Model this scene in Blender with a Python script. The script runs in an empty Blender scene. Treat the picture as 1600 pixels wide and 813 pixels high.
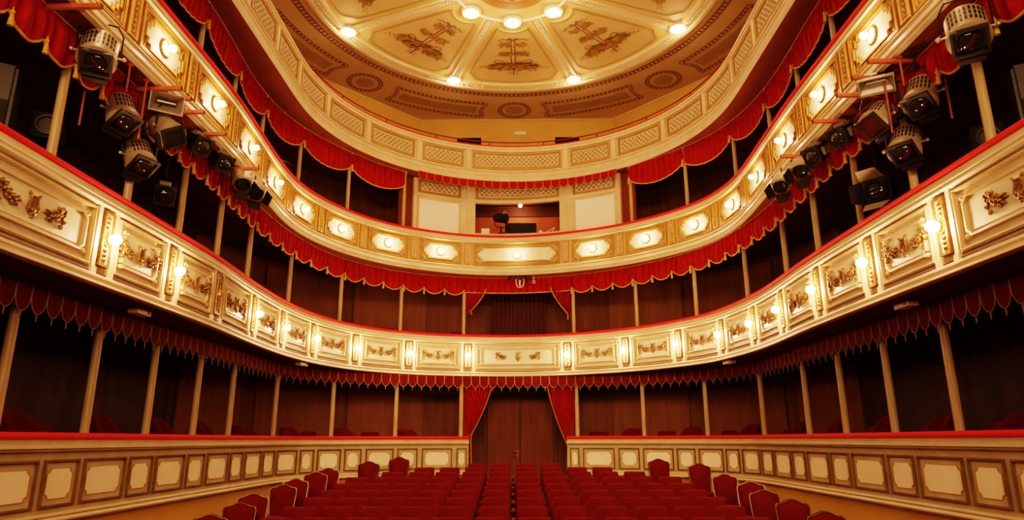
import bpy, bmesh, math, random
from bisect import bisect_right
from mathutils import Vector, Matrix
R_ = random.Random(7)
rad = math.radians
COL = bpy.context.scene.collection
FR = {}

# ------------------------------------------------------------------ materials
def nodes(name):
    m = bpy.data.materials.new(name); m.use_nodes = True
    return m, m.node_tree.nodes, m.node_tree.links, m.node_tree.nodes['Principled BSDF']
def paint(name, c1, c2=None, rough=.5, metal=0., scale=6., bump=0., spec=.4, sheen=0., stretch=(1, 1, 1), detail=5.):
    m, n, l, b = nodes(name)
    c2 = c2 or tuple(x * .78 for x in c1)
    tc = n.new('ShaderNodeTexCoord'); mp = n.new('ShaderNodeMapping'); mp.inputs['Scale'].default_value = stretch
    l.new(tc.outputs['Object'], mp.inputs['Vector'])
    t = n.new('ShaderNodeTexNoise'); t.inputs['Scale'].default_value = scale; t.inputs['Detail'].default_value = detail
    l.new(mp.outputs['Vector'], t.inputs['Vector'])
    r = n.new('ShaderNodeValToRGB'); r.color_ramp.elements[0].position = .32; r.color_ramp.elements[1].position = .68
    r.color_ramp.elements[0].color = (*c2, 1); r.color_ramp.elements[1].color = (*c1, 1)
    l.new(t.outputs['Fac'], r.inputs['Fac']); l.new(r.outputs['Color'], b.inputs['Base Color'])
    b.inputs['Roughness'].default_value = rough; b.inputs['Metallic'].default_value = metal
    b.inputs['Specular IOR Level'].default_value = spec
    if sheen:
        b.inputs['Sheen Weight'].default_value = sheen; b.inputs['Sheen Roughness'].default_value = .4
        b.inputs['Sheen Tint'].default_value = (1, .35, .3, 1)
    if bump:
        bp = n.new('ShaderNodeBump'); bp.inputs['Strength'].default_value = bump; bp.inputs['Distance'].default_value = .01
        l.new(t.outputs['Fac'], bp.inputs['Height']); l.new(bp.outputs['Normal'], b.inputs['Normal'])
    return m
def glow(name, c, s):
    m, n, l, b = nodes(name)
    b.inputs['Base Color'].default_value = (1, .95, .85, 1)
    b.inputs['Emission Color'].default_value = (*c, 1); b.inputs['Emission Strength'].default_value = s
    return m
WARM = (1., .55, .275)
M = dict(
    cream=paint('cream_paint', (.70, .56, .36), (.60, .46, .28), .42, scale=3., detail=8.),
    creamd=paint('deep_cream_paint', (.60, .43, .22), (.50, .34, .16), .5, scale=3.),  # deeper cream tone for panels, pilaster backs and cords
    field=paint('ivory_panel_paint', (.78, .66, .47), (.70, .57, .38), .5, scale=2.5),
    fieldg=paint('box_panel_ivory', (.93, .80, .58), (.85, .70, .48), .55, scale=2.5),
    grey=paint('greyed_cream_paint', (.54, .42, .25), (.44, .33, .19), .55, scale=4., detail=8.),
    moulddark=paint('olive_gilt_moulding', (.22, .14, .05), (.15, .09, .03), .45, metal=.2, scale=8.),
    gold=paint('gilding', (.66, .36, .075), (.36, .17, .03), .36, metal=.7, scale=26.),
    bronze=paint('aged_gilt_relief', (.36, .20, .06), (.17, .08, .02), .38, metal=.55, scale=30.),
    goldp=paint('gold_paint', (.56, .30, .065), (.44, .22, .045), .45, metal=.25, scale=10.),
    cap=paint('scarlet_velvet', (.80, .022, .026), (.66, .014, .018), .75, scale=30., sheen=.25, spec=.15),
    velvet=paint('crimson_velvet', (.33, .010, .008), (.22, .005, .005), .8, scale=12., sheen=.2, spec=.1),
    seatv=paint('seat_velvet', (.115, .0058, .0055), (.095, .004, .004), .85, scale=9., sheen=.15, spec=.1),
    seatd=paint('seat_dark_red', (.12, .004, .005), (.07, .003, .004), .6, scale=10.),
    pelm=paint('pelmet_velvet', (.15, .010, .010), (.11, .006, .006), .8, scale=14., sheen=.2, spec=.1),
    fringe=paint('gold_braid', (.72, .40, .06), (.48, .24, .03), .55, metal=.2, scale=60., bump=.5),
    cord=paint('dull_braid', (.40, .28, .12), (.28, .18, .07), .6, scale=40.),
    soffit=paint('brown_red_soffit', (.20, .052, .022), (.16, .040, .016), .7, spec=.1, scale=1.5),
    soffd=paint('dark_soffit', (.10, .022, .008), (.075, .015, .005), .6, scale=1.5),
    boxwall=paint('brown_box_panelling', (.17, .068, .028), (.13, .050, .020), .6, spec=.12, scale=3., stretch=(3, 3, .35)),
    boxdoor=paint('brown_box_boards', (.22, .088, .038), (.18, .070, .029), .6, spec=.12, scale=3., stretch=(3, 3, .35)),
    door=paint('brown_wood_door', (.19, .066, .027), (.155, .052, .020), .6, spec=.12, scale=3., stretch=(4, 4, .3)),
    ochre=paint('ochre_wall_paint', (.66, .38, .09), (.58, .32, .07), .6, scale=1.6, detail=9.),
    ochre2=paint('gallery_ochre_paint', (.58, .34, .09), (.50, .28, .065), .6, scale=1.2, detail=9.),
    ceil=paint('ceiling_buff_paint', (.78, .56, .25), (.70, .49, .20), .6, scale=.9, detail=10.),
    ceilf=paint('ceiling_panel_paint', (.70, .52, .25), (.64, .46, .21), .6, scale=1.5, detail=10.),
    ceill=paint('ceiling_cream_paint', (.86, .68, .38), (.80, .60, .31), .5, scale=2.),
    ceilc=paint('frieze_tan_paint', (.68, .52, .28), (.60, .44, .22), .6, scale=1.4, detail=10.),
    ceild=paint('frieze_olive_paint', (.44, .34, .16), (.38, .29, .13), .6, scale=2.),
    chain=paint('frieze_brown_paint', (.27, .155, .09), (.21, .115, .065), .6, scale=5.),
    rosette=paint('rosette_terracotta', (.60, .27, .09), (.52, .22, .07), .6, scale=5.),
    plaster=paint('white_plaster', (.92, .84, .68), (.84, .75, .57), .45, scale=12., bump=.3),
    leaf=paint('painted_olive_leaves', (.33, .25, .05), (.24, .16, .03), .7, scale=9.),
    leafy=paint('painted_gold_leaves', (.52, .33, .06), (.42, .24, .04), .7, scale=9.),
    flower=paint('painted_orange_flowers', (.56, .15, .03), (.42, .09, .02), .7, scale=12.),
    ribbon=paint('painted_grey_ribbon', (.24, .18, .14), (.17, .12, .10), .7, scale=7.),
    maskp=paint('painted_mask', (.58, .28, .05), (.48, .2, .03), .7, scale=6.),
    inkp=paint('painted_dark_brown', (.06, .025, .012), None, .7, scale=6.),
    column=paint('column_gilt_paint', (.46, .33, .18), (.33, .22, .10), .4, scale=5., stretch=(6, 6, .5)),
    colwht=paint('column_cream_paint', (.78, .66, .46), (.68, .55, .35), .4, scale=5.),
    boxshade=paint('box_panelling_painted_shade', (.055, .012, .004), (.035, .007, .003), .6, scale=3., stretch=(3, 3, .35)),  # box panelling with the shade of the side boxes put into its colour
    lattback=paint('lattice_ground_paint', (.40, .27, .11), (.32, .20, .075), .6, scale=4.),
    lampgrey=paint('lamp_frame_enamel', (.034, .026, .016), (.02, .015, .009), .5, scale=9., metal=.2),
    steel=paint('grey_spotlight_enamel', (.40, .32, .22), (.30, .23, .15), .45, scale=9., metal=.2),
    dark=paint('dark_lamp_metal', (.028, .022, .015), (.016, .013, .009), .45, scale=9., metal=.3),
    black=paint('black_metal', (.018, .015, .013), (.01, .009, .008), .6, scale=9., spec=.15),
    lens=paint('lens_glass', (.02, .017, .014), None, .06, scale=2., spec=.9),
    gel=paint('red_gel', (.06, .014, .008), (.04, .009, .005), .25, scale=3.),
    pipe=paint('red_pipe_paint', (.44, .10, .04), (.34, .07, .03), .45, scale=8.),
    reflector=paint('bare_reflector', (.50, .44, .36), (.36, .31, .24), .3, metal=.6, scale=9.),
    wire=paint('black_cable', (.012, .010, .009), None, .6),
    white=paint('white_plastic', (.80, .74, .64), (.72, .66, .56), .4, scale=4.),
    redtxt=paint('red_marking', (.5, .05, .03), None, .5),
    blind=paint('white_roller_blind', (.90, .86, .78), (.86, .81, .72), .6, scale=2., stretch=(.4, .4, 14)),
    boothred=paint('booth_red_wall', (.50, .11, .035), (.42, .09, .028), .55, scale=3.),
    carpet=paint('dark_red_carpet', (.10, .010, .008), (.07, .006, .005), .9, scale=40.),
    boxfloor=paint('box_floor', (.06, .02, .01), None, .7),
    giltwood=paint('gilt_chair_wood', (.15, .075, .024), (.08, .038, .012), .33, metal=.5, scale=18.),
    brass=paint('brass_handle', (.50, .10, .04), (.40, .08, .03), .3, metal=.4),
    bulb2=glow('sconce_bulb', WARM, 430.), bulb3=glow('rosette_bulb', WARM, 300.), bulbc=glow('ceiling_bulb', WARM, 420.),
    bulbb=glow('booth_bulb', WARM, 130.),
)

# ------------------------------------------------------------------ object helpers
def setp(o, label=None, cat=None, group=None, kind=None):
    if label: o['label'] = label
    if cat: o['category'] = cat
    if group: o['group'] = group
    if kind: o['kind'] = kind
def thing(name, label, cat, loc=(0, 0, 0), rotz=0., group=None, kind=None):
    o = bpy.data.objects.new(name, None); o.empty_display_size = .1; COL.objects.link(o)
    o.location = loc; o.rotation_euler = (0, 0, rotz); setp(o, label, cat, group, kind)
    FR[o.name] = Matrix.Translation(Vector(loc)) @ Matrix.Rotation(rotz, 4, 'Z')
    return o
def mesh_of(name, bm, mat, sharp=.55, smooth=True):
    me = bpy.data.meshes.new(name)
    bmesh.ops.recalc_face_normals(bm, faces=bm.faces[:])
    bm.to_mesh(me); bm.free(); me.materials.append(M[mat] if isinstance(mat, str) else mat)
    if smooth and len(me.polygons):
        me.polygons.foreach_set('use_smooth', [True] * len(me.polygons)); me.set_sharp_from_angle(angle=sharp)
    return me
def part(name, bm, mat, parent=None, world=True, label=None, sharp=.55, smooth=True):
    """world=True: the mesh was drawn in world space and is moved into its thing's space"""
    if parent is not None:
        fr = FR[parent.name]
        if world: bm.transform(fr.inverted())
    me = mesh_of(name, bm, mat, sharp, smooth)
    o = bpy.data.objects.new(name, me); COL.objects.link(o)
    if parent is not None:
        o.parent = parent; FR[o.name] = FR[parent.name]
    else: FR[o.name] = Matrix.Identity(4)
    if label: o['label'] = label
    return o
def place(name, me, parent, loc, rotz=0., scale=None):
    """a part that shares mesh data, put at a world position inside its thing"""
    o = bpy.data.objects.new(name, me); COL.objects.link(o); o.parent = parent
    w = Matrix.Translation(Vector(loc)) @ Matrix.Rotation(rotz, 4, 'Z')
    if scale: w = w @ Matrix.Diagonal((*scale, 1))
    o.matrix_local = FR[parent.name].inverted() @ w
    FR[o.name] = w
    return o
def kids(o): return [c for c in list(COL.objects) if c.parent is o]
def prep(o, acc=None):
    """list of (object, parent index) of a thing and its parts"""
    acc = [(o, None)] if acc is None else acc
    i = len(acc) - 1
    for c in o.children:
        acc.append((c, i)); prep(c, acc)
    return acc
def dup(tree, loc, rotz=0., label=None, group=None):
    new = []
    for o, pi in tree:
        c = o.copy(); COL.objects.link(c); new.append(c)
        if pi is not None: c.parent = new[pi]
    r = new[0]; r.location = loc; r.rotation_euler = (0, 0, rotz)
    FR[r.name] = Matrix.Translation(Vector(loc)) @ Matrix.Rotation(rotz, 4, 'Z')
    if label: r['label'] = label
    if group: r['group'] = group
    return r
ORD = ['', 'first', 'second', 'third', 'fourth', 'fifth', 'sixth', 'seventh', 'eighth', 'ninth', 'tenth', 'eleventh', 'twelfth', 'thirteenth']
def side(v): return 'left' if v < 0 else 'right'

# ------------------------------------------------------------------ bmesh helpers
def V(*a): return Vector(a)
def nb(): return bmesh.new()
def hexa(bm, p):
    v = [bm.verts.new(q) for q in p]
    for f in ((0, 1, 2, 3), (4, 7, 6, 5), (0, 4, 5, 1), (1, 5, 6, 2), (2, 6, 7, 3), (3, 7, 4, 0)): bm.faces.new([v[i] for i in f])
def box(bm, c, s, mat=None):
    x, y, z = c; a, b, d = s[0] / 2, s[1] / 2, s[2] / 2
    p = [V(x - a, y - b, z - d), V(x + a, y - b, z - d), V(x + a, y + b, z - d), V(x - a, y + b, z - d),
         V(x - a, y - b, z + d), V(x + a, y - b, z + d), V(x + a, y + b, z + d), V(x - a, y + b, z + d)]
    hexa(bm, [mat @ q for q in p] if mat else p)
def tube(bm, pts, r, n=6, closed=False, cap=True):
    pts = [Vector(p) for p in pts]; N = len(pts); rings = []
    rr = r if isinstance(r, (list, tuple)) else [r] * N
    up = None
    for i, p in enumerate(pts):
        a = pts[(i - 1) % N] if closed or i > 0 else p
        b = pts[(i + 1) % N] if closed or i < N - 1 else p
        d = (b - a)
        if d.length < 1e-9: d = V(0, 0, 1)
        d.normalize()
        if up is None: up = V(0, 0, 1) if abs(d.z) < .9 else V(1, 0, 0)
        x = d.cross(up)
        if x.length < 1e-4: x = d.cross(V(.3, 1, .2))
        x.normalize(); y = x.cross(d); up = y
        rings.append([bm.verts.new(p + (x * math.cos(2 * math.pi * k / n) + y * math.sin(2 * math.pi * k / n)) * rr[i]) for k in range(n)])
    M_ = N if closed else N - 1
    for i in range(M_):
        a, b = rings[i], rings[(i + 1) % N]
        for k in range(n): bm.faces.new((a[k], a[(k + 1) % n], b[(k + 1) % n], b[k]))
    if not closed and cap:
        bm.faces.new(rings[0][::-1]); bm.faces.new(rings[-1])
def lathe(bm, prof, c=(0, 0, 0), n=16, mat=None):
    """prof: (radius, height) along z, then mat, then moved to c"""
    c = Vector(c); rings = []
    for r, h in prof:
        rings.append([((mat @ V(r * math.cos(2 * math.pi * k / n), r * math.sin(2 * math.pi * k / n), h)) if mat else V(r * math.cos(2 * math.pi * k / n), r * math.sin(2 * math.pi * k / n), h)) + c for k in range(n)])
    rv = [[bm.verts.new(q) for q in g] for g in rings]
    for a, b in zip(rv, rv[1:]):
        for k in range(n): bm.faces.new((a[k], a[(k + 1) % n], b[(k + 1) % n], b[k]))
    bm.faces.new(rv[0][::-1]); bm.faces.new(rv[-1])
def ball(bm, c, r, mat=None, u=10, v=7):
    rx, ry, rz = r if isinstance(r, (tuple, list)) else (r, r, r)
    c = Vector(c)
    def q(a, b):
        w = V(rx * math.sin(b) * math.cos(a), ry * math.sin(b) * math.sin(a), rz * math.cos(b))
        return c + (mat @ w if mat else w)
    top = bm.verts.new(q(0, 0)); bot = bm.verts.new(q(0, math.pi))
    rows = [[bm.verts.new(q(2 * math.pi * k / u, math.pi * j / v)) for k in range(u)] for j in range(1, v)]
    for k in range(u):
        bm.faces.new((top, rows[0][k], rows[0][(k + 1) % u])); bm.faces.new((bot, rows[-1][(k + 1) % u], rows[-1][k]))
    for a, b in zip(rows, rows[1:]):
        for k in range(u): bm.faces.new((a[k], b[k], b[(k + 1) % u], a[(k + 1) % u]))
RX = lambda a: Matrix.Rotation(a, 4, 'X')
RY = lambda a: Matrix.Rotation(a, 4, 'Y')
RZ = lambda a: Matrix.Rotation(a, 4, 'Z')
def prism(bm, poly, d0, d1, f):
    """extrude a 2-D polygon between depths d0 and d1; f(a, b, d) -> point"""
    A = [bm.verts.new(f(a, b, d0)) for a, b in poly]; B = [bm.verts.new(f(a, b, d1)) for a, b in poly]
    n = len(poly)
    for i in range(n): bm.faces.new((A[i], A[(i + 1) % n], B[(i + 1) % n], B[i]))
    bm.faces.new(A[::-1]); bm.faces.new(B)
def frame2d(bm, outer, inner, d0, d1, f):
    n = len(outer)
    O0 = [bm.verts.new(f(a, b, d0)) for a, b in outer]; O1 = [bm.verts.new(f(a, b, d1)) for a, b in outer]
    I0 = [bm.verts.new(f(a, b, d0)) for a, b in inner]; I1 = [bm.verts.new(f(a, b, d1)) for a, b in inner]
    for i in range(n):
        j = (i + 1) % n
        bm.faces.new((O0[i], O0[j], O1[j], O1[i])); bm.faces.new((O1[i], O1[j], I1[j], I1[i])); bm.faces.new((I1[i], I1[j], I0[j], I0[i]))

# ------------------------------------------------------------------ horseshoe plans
class Plan:
    def __init__(s, pts):
        q = []; P = [pts[0]] + pts + [pts[-1]]
        for i in range(1, len(P) - 2):
            a, b, c, d = P[i - 1], P[i], P[i + 1], P[i + 2]
            for k in range(12):
                t = k / 12
                q.append(tuple(.5 * (2 * b[j] + (c[j] - a[j]) * t + (2 * a[j] - 5 * b[j] + 4 * c[j] - d[j]) * t * t + (3 * b[j] - a[j] - 3 * c[j] + d[j]) * t ** 3) for j in (0, 1)))
        q.append(pts[-1])
        L = [0]
        for a, b in zip(q, q[1:]): L.append(L[-1] + math.dist(a, b))
        n = int(L[-1] / .05); r = []; j = 0
        for k in range(n + 1):
            t = L[-1] * k / n
            while j < len(L) - 2 and L[j + 1] < t: j += 1
            u = (t - L[j]) / max(1e-9, L[j + 1] - L[j]); r.append((q[j][0] + (q[j + 1][0] - q[j][0]) * u, q[j][1] + (q[j + 1][1] - q[j][1]) * u))
        for _ in range(36):
            r = [r[0]] + [tuple((r[i - 1][c] + 2 * r[i][c] + r[i + 1][c]) / 4 for c in (0, 1)) for i in range(1, len(r) - 1)] + [r[-1]]
        s.p = r; s.L = [0]
        for a, b in zip(r, r[1:]): s.L.append(s.L[-1] + math.dist(a, b))
        i0 = [i for i in range(len(r) - 1) if r[i][0] <= 0 < r[i + 1][0]][0]
        f = -r[i0][0] / (r[i0 + 1][0] - r[i0][0]); s.s0 = s.L[i0] + f * (s.L[i0 + 1] - s.L[i0])
    def tan(s, i):
        i1, i2 = max(i - 3, 0), min(i + 3, len(s.p) - 1)
        t = Vector((s.p[i2][0] - s.p[i1][0], s.p[i2][1] - s.p[i1][1])); t.normalize(); return t
    def at(s, v):
        t = v + s.s0; L = s.L
        i = min(max(bisect_right(L, t) - 1, 0), len(L) - 2)
        u = (t - L[i]) / (L[i + 1] - L[i]); a, b = s.p[i], s.p[i + 1]
        tt = s.tan(i).lerp(s.tan(i + 1), min(max(u, 0), 1)); tt.normalize()
        return (a[0] + (b[0] - a[0]) * u, a[1] + (b[1] - a[1]) * u), tt, Vector((tt.y, -tt.x))
    def P(s, v, o, z):
        p, t, n = s.at(v); return V(p[0] + n.x * o, p[1] + n.y * o, z)
    def rot(s, v):
        t = s.at(v)[1]; return math.atan2(t.y, t.x)
def ell(W, Y, yc):
    a = [(W * math.sin(rad(t)), yc + (Y - yc) * math.cos(rad(t))) for t in range(-90, 91, 10)]
    ys = [-1.5, 1, 3, 6, 9] + ([11.5] if yc > 12 else [10.5])
    return [(-W, y) for y in ys] + a + [(W, y) for y in ys[::-1]]
T1 = Plan(ell(4.65, 16.75, 13.2))
T2 = Plan([(-4.26, -1.5), (-4.26, 3), (-4.25, 6), (-4.25, 9), (-4.36, 11.1), (-4.36, 12.7), (-4.16, 14.1), (-3.7, 15.3), (-2.84, 16.25), (-1.73, 16.8), (-.14, 17.04), (1.45, 16.66), (2.86, 15.71), (3.9, 14.25), (4.23, 12.9), (4.33, 11.5), (4.25, 9.4), (4.25, 6), (4.26, 3), (4.26, -1.5)])
T3 = Plan([(-4.27, -1.5), (-4.27, 3), (-4.27, 6), (-4.28, 9.2), (-4.45, 11.4), (-4.5, 12.8), (-4.3, 13.9), (-3.84, 14.94), (-3.24, 15.73), (-2.54, 16.28), (-1.38, 16.84), (-.13, 17.0), (1.11, 16.74), (2.46, 16.1), (3.47, 15.22), (4.17, 14.2), (4.45, 12.93), (4.38, 11), (4.3, 9.3), (4.28, 6), (4.27, 3), (4.27, -1.5)])
T4 = Plan(ell(4.41, 16.985, 12.366))
SE = 18.6          # how far along each horseshoe the fronts are built

def steps(s0, s1, ds=.1):
    n = max(1, int(math.ceil(abs(s1 - s0) / ds))); return [s0 + (s1 - s0) * i / n for i in range(n + 1)]
def pbox(bm, pl, s0, s1, z0, z1, o0, o1, ds=.14):
    rings = []
    for s in steps(s0, s1, ds):
        rings.append([bm.verts.new(pl.P(s, o, z)) for o, z in ((o0, z0), (o1, z0), (o1, z1), (o0, z1))])
    for a, b in zip(rings, rings[1:]):
        for k in range(4): bm.faces.new((a[k], a[(k + 1) % 4], b[(k + 1) % 4], b[k]))
    bm.faces.new(rings[0]); bm.faces.new(rings[-1][::-1])
def sweep(bm, pl, s0, s1, prof, ds=.12, close=False):
    rings = [[bm.verts.new(pl.P(s, o, z)) for o, z in prof] for s in steps(s0, s1, ds)]
    n = len(prof); m = n if close else n - 1
    for a, b in zip(rings, rings[1:]):
        for k in range(m): bm.faces.new((a[k], a[(k + 1) % n], b[(k + 1) % n], b[k]))
    if close:
        bm.faces.new(rings[0]); bm.faces.new(rings[-1][::-1])
def pframe(bm, pl, s0, s1, z0, z1, w, o0, o1):
    pbox(bm, pl, s0, s1, z0, z0 + w, o0, o1); pbox(bm, pl, s0, s1, z1 - w, z1, o0, o1)
    pbox(bm, pl, s0, s0 + w, z0 + w, z1 - w, o0, o1); pbox(bm, pl, s1 - w, s1, z0 + w, z1 - w, o0, o1)
def ppoly(bm, pl, poly, o0, o1):
    prism(bm, poly, o0, o1, lambda a, b, d: pl.P(a, d, b))
def pline(bm, pl, poly, w, o0, o1):
    """raised outline along a closed (s, z) polygon with square corners"""
    n = len(poly); cx = sum(p[0] for p in poly) / n; cz = sum(p[1] for p in poly) / n
    ins = []
    for i in range(n):
        a, b, c = Vector(poly[i - 1]), Vector(poly[i]), Vector(poly[(i + 1) % n])
        e1 = (b - a).normalized(); e2 = (c - b).normalized()
        n1 = Vector((-e1.y, e1.x)); n2 = Vector((-e2.y, e2.x))
        k = 1 + n1.dot(n2)
        ins.append(tuple(b + (n1 + n2) * (w / max(.4, k))))
    frame2d(bm, poly, ins, o0, o1, lambda a, b, d: pl.P(a, d, b))

# ------------------------------------------------------------------ relief ornaments (local: x along the wall, -y into the hall)
def leafb(bm, x, z, L, W, ang, d=.018):
    ball(bm, (x, -d * .6, z), (L, d, W), RY(-ang), 8, 5)
def spray_bm(m=1):
    bm = nb()
    tube(bm, [(m * a, -.012, b) for a, b in ((-.13, .05), (-.10, .085), (-.06, .05), (-.03, .015), (.02, -.02), (.07, -.03), (.115, -.015))], [.008, .011, .012, .012, .012, .01, .006], 6)
    tube(bm, [(m * a, -.012, b) for a, b in ((-.06, .05), (-.10, .01), (-.12, -.04), (-.105, -.075))], [.012, .011, .01, .006], 6)
    for x, z, L, W, a in ((-.13, .085, .034, .016, .5), (-.095, .095, .03, .015, 1.6), (-.12, .03, .03, .014, 2.6), (-.135, -.03, .026, .013, 2.1), (-.10, -.085, .028, .014, 1.2),
                          (-.05, .085, .032, .016, .9), (-.03, -.025, .035, .018, -.9), (.0, .035, .034, .017, .8), (.035, -.06, .034, .017, -1.0), (.05, .012, .032, .016, .7),
                          (.09, -.055, .03, .014, -.7), (.10, .015, .03, .014, .5), (.125, -.012, .026, .012, .1)):
        leafb(bm, m * x, z, L, W, a if m > 0 else math.pi - a)
    for x, z, r in ((-.07, .03, .022), (-.035, .012, .026), (.01, -.005, .024), (.055, -.022, .02), (-.005, -.035, .018)):
        ball(bm, (m * x, -.018, z), (r, r * .8, r), None, 8, 5)
    return bm
def lyre_bm():
    bm = nb()
    for m in (-1, 1):
        tube(bm, [(m * a, -.014, b) for a, b in ((.012, -.085), (.045, -.07), (.062, -.03), (.05, .02), (.038, .06), (.05, .10), (.066, .115), (.07, .095))], [.012, .014, .014, .013, .012, .012, .011, .008], 6)
        leafb(bm, m * .05, -.035, .03, .014, 1.2)
    for x in (-.02, 0, .02): tube(bm, [(x, -.012, -.07), (x, -.012, .085)], .0045, 5)
    box(bm, (0, -.012, .086), (.10, .018, .012))
    ball(bm, (0, -.016, -.085), (.034, .018, .024)); ball(bm, (0, -.016, -.115), (.018, .014, .018))
    ball(bm, (0, -.018, -.04), (.03, .012, .035))
    return bm
SPR_L = mesh_of('flower_spray', spray_bm(1), 'bronze', .9); SPR_R = mesh_of('flower_spray_mirrored', spray_bm(-1), 'bronze', .9); LYRE = mesh_of('lyre', lyre_bm(), 'bronze', .9)
# gilded foliage strip for the second balcony's pilasters
def strip_bm(h):
    bm = nb(); n = 7
    for i in range(n):
        z = -h / 2 + h * (i + .5) / n
        for m in (-1, 1): leafb(bm, m * .018, z, .026, .011, math.pi / 2 - m * .6, .012)
        ball(bm, (0, -.01, z - h / n * .4), (.012, .012, .014), None, 8, 5)
    return bm

# ------------------------------------------------------------------ balcony fronts
def cap_part(pl, s0, s1, z, parent, ot=.03, ob=-.26, h=.065):
    bm = nb()
    prof = [(ob, z), (ot - .02, z), (ot, z + .012), (ot + .006, z + h * .5), (ot - .006, z + h * .85), (ot - .03, z + h), (ob, z + h)]
    sweep(bm, pl, s0, s1, prof, .12, True)
    part('velvet_cap', bm, 'cap', parent, sharp=1.2)

# --- first balcony (over the ground boxes)
B2 = thing('balcony', 'first balcony with gilded lyre panels and red velvet cap above the ground boxes', 'balcony', (0, 16.5, 1.5))
bm = nb()
sweep(bm, T2, -SE, SE, [(-.26, 2.5), (.0, 2.5), (.0, 2.445), (.012, 2.44), (.04, 2.425), (.045, 2.41), (.03, 2.40), (.03, 2.385), (.045, 2.375), (.05, 2.36), (.02, 2.345), (-.03, 2.34),
                        (-.03, 1.645), (.03, 1.635), (.05, 1.62), (.05, 1.60), (.03, 1.59), (.03, 1.565), (.05, 1.555), (.075, 1.54), (.075, 1.525), (.04, 1.515), (.0, 1.515)])
part('parapet', bm, 'cream', B2)
cap_part(T2, -SE, SE, 2.5, B2)
def slab(pl, z0, z1, mat, par):
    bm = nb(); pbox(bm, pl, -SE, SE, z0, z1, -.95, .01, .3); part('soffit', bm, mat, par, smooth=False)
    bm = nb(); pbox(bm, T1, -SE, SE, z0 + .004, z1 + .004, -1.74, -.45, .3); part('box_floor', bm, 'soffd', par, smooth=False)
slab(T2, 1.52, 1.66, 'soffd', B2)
LAMP2 = [-12.99, -11.63, -10.25, -8.69, -7.26, -5.83, -4.26, -2.75, -1.25, 1.27, 2.80, 4.31, 5.75, 7.13, 8.5, 10.0, 11.48, 12.9]
for s in LAMP2:
    bm = nb()
    for m in (-1, 1):
        sm = s + m * .145
        pbox(bm, T2, sm - .03, sm + .03, 1.64, 2.36, -.04, .02); pbox(bm, T2, sm - .04, sm + .04, 1.62, 1.70, -.04, .035)
    part('pilaster', bm, 'cream', B2)
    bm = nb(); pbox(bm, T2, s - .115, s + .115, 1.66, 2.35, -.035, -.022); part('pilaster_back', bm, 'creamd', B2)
def lyre_panel(s0, s1, dx):
    c = (s0 + s1) / 2; z0, z1 = 1.70, 2.315
    bm = nb()
    pframe(bm, T2, s0, s1, z0, z1, .03, -.04, .015); pframe(bm, T2, s0 + .012, s1 - .012, z0 + .012, z1 - .012, .012, .01, .028)
    a0, a1, b0, b1, k = s0 + .115, s1 - .115, z0 + .11, z1 - .11, .05
    poly = [(a0 + k, b0), (c, b0), (a1 - k, b0), (a1 - k, b0 + .018), (a1 - .018, b0 + k), (a1, b0 + k), (a1, b1 - k), (a1 - .018, b1 - k), (a1 - k, b1 - .018), (a1 - k, b1), (c, b1), (a0 + k, b1), (a0 + k, b1 - .018), (a0 + .018, b1 - k), (a0, b1 - k), (a0, b0 + k), (a0 + .018, b0 + k), (a0 + k, b0 + .018)]
    pline(bm, T2, poly, .02, -.03, .022)
    for a, b in ((a0 + .005, b0 + .005), (a1 - .005, b0 + .005), (a1 - .005, b1 - .005), (a0 + .005, b1 - .005)):
        p = T2.P(a, .0, b); ball(bm, p, .03, None, 8, 6)
        for q in (-1, 1): ball(bm, T2.P(a + q * .03, -.005, b), .017, None, 6, 5)
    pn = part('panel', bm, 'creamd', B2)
    bm = nb(); pbox(bm, T2, a0 + .07, a1 - .07, b0 + .055, b1 - .055, -.032, -.006)
    pbox(bm, T2, a0 + .02, a1 - .02, b0 + .02, b1 - .02, -.034, -.02)
    part('panel_field', bm, 'field', pn)
    r = T2.rot(c)
    for name, me, x in (('flower_spray', SPR_L, -dx), ('lyre', LYRE, 0), ('flower_spray', SPR_R, dx)):
        place(name, me, pn, T2.P(c + x, -.004, 2.02), T2.rot(c + x), (.98, 1.3, .95))
for a, b in zip(LAMP2, LAMP2[1:]):
    lyre_panel(a + .205, b - .205, .42 if b - a > 2 else .27)
lyre_panel(-14.93, LAMP2[0] - .205, .29); lyre_panel(LAMP2[-1] + .205, 14.80, .29)

# --- second balcony
B3 = thing('balcony', 'second balcony with round lamps on stepped gilt panels, spotlights hanging below it', 'balcony', (0, 16.5, 4.1))
bm = nb()
sweep(bm, T3, -SE, SE, [(-.26, 5.115), (.0, 5.115), (.0, 5.06), (.02, 5.055), (.04, 5.035), (.04, 5.015), (.02, 5.005), (.02, 4.99), (.045, 4.98), (.05, 4.965), (.01, 4.95), (-.03, 4.945),
                        (-.03, 4.345), (.02, 4.335), (.045, 4.315), (.045, 4.295), (.02, 4.28), (.02, 4.255), (.05, 4.235), (.06, 4.20), (.06, 4.175), (.035, 4.165), (.035, 4.14), (.06, 4.13), (.06, 4.115), (.0, 4.105)])
part('parapet', bm, 'cream', B3)
cap_part(T3, -SE, SE, 5.115, B3)
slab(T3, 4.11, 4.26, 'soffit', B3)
PIL3 = [-14.4, -13.0, -11.65, -10.17, -8.65, -7.05, -5.6, -4.17, -2.72, -1.29, 1.28, 2.72, 4.17, 5.55, 7.0, 8.6, 10.13, 11.6, 12.98, 14.35]
STRIP = mesh_of('foliage_strip', strip_bm(.5), 'gold', .9)
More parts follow.
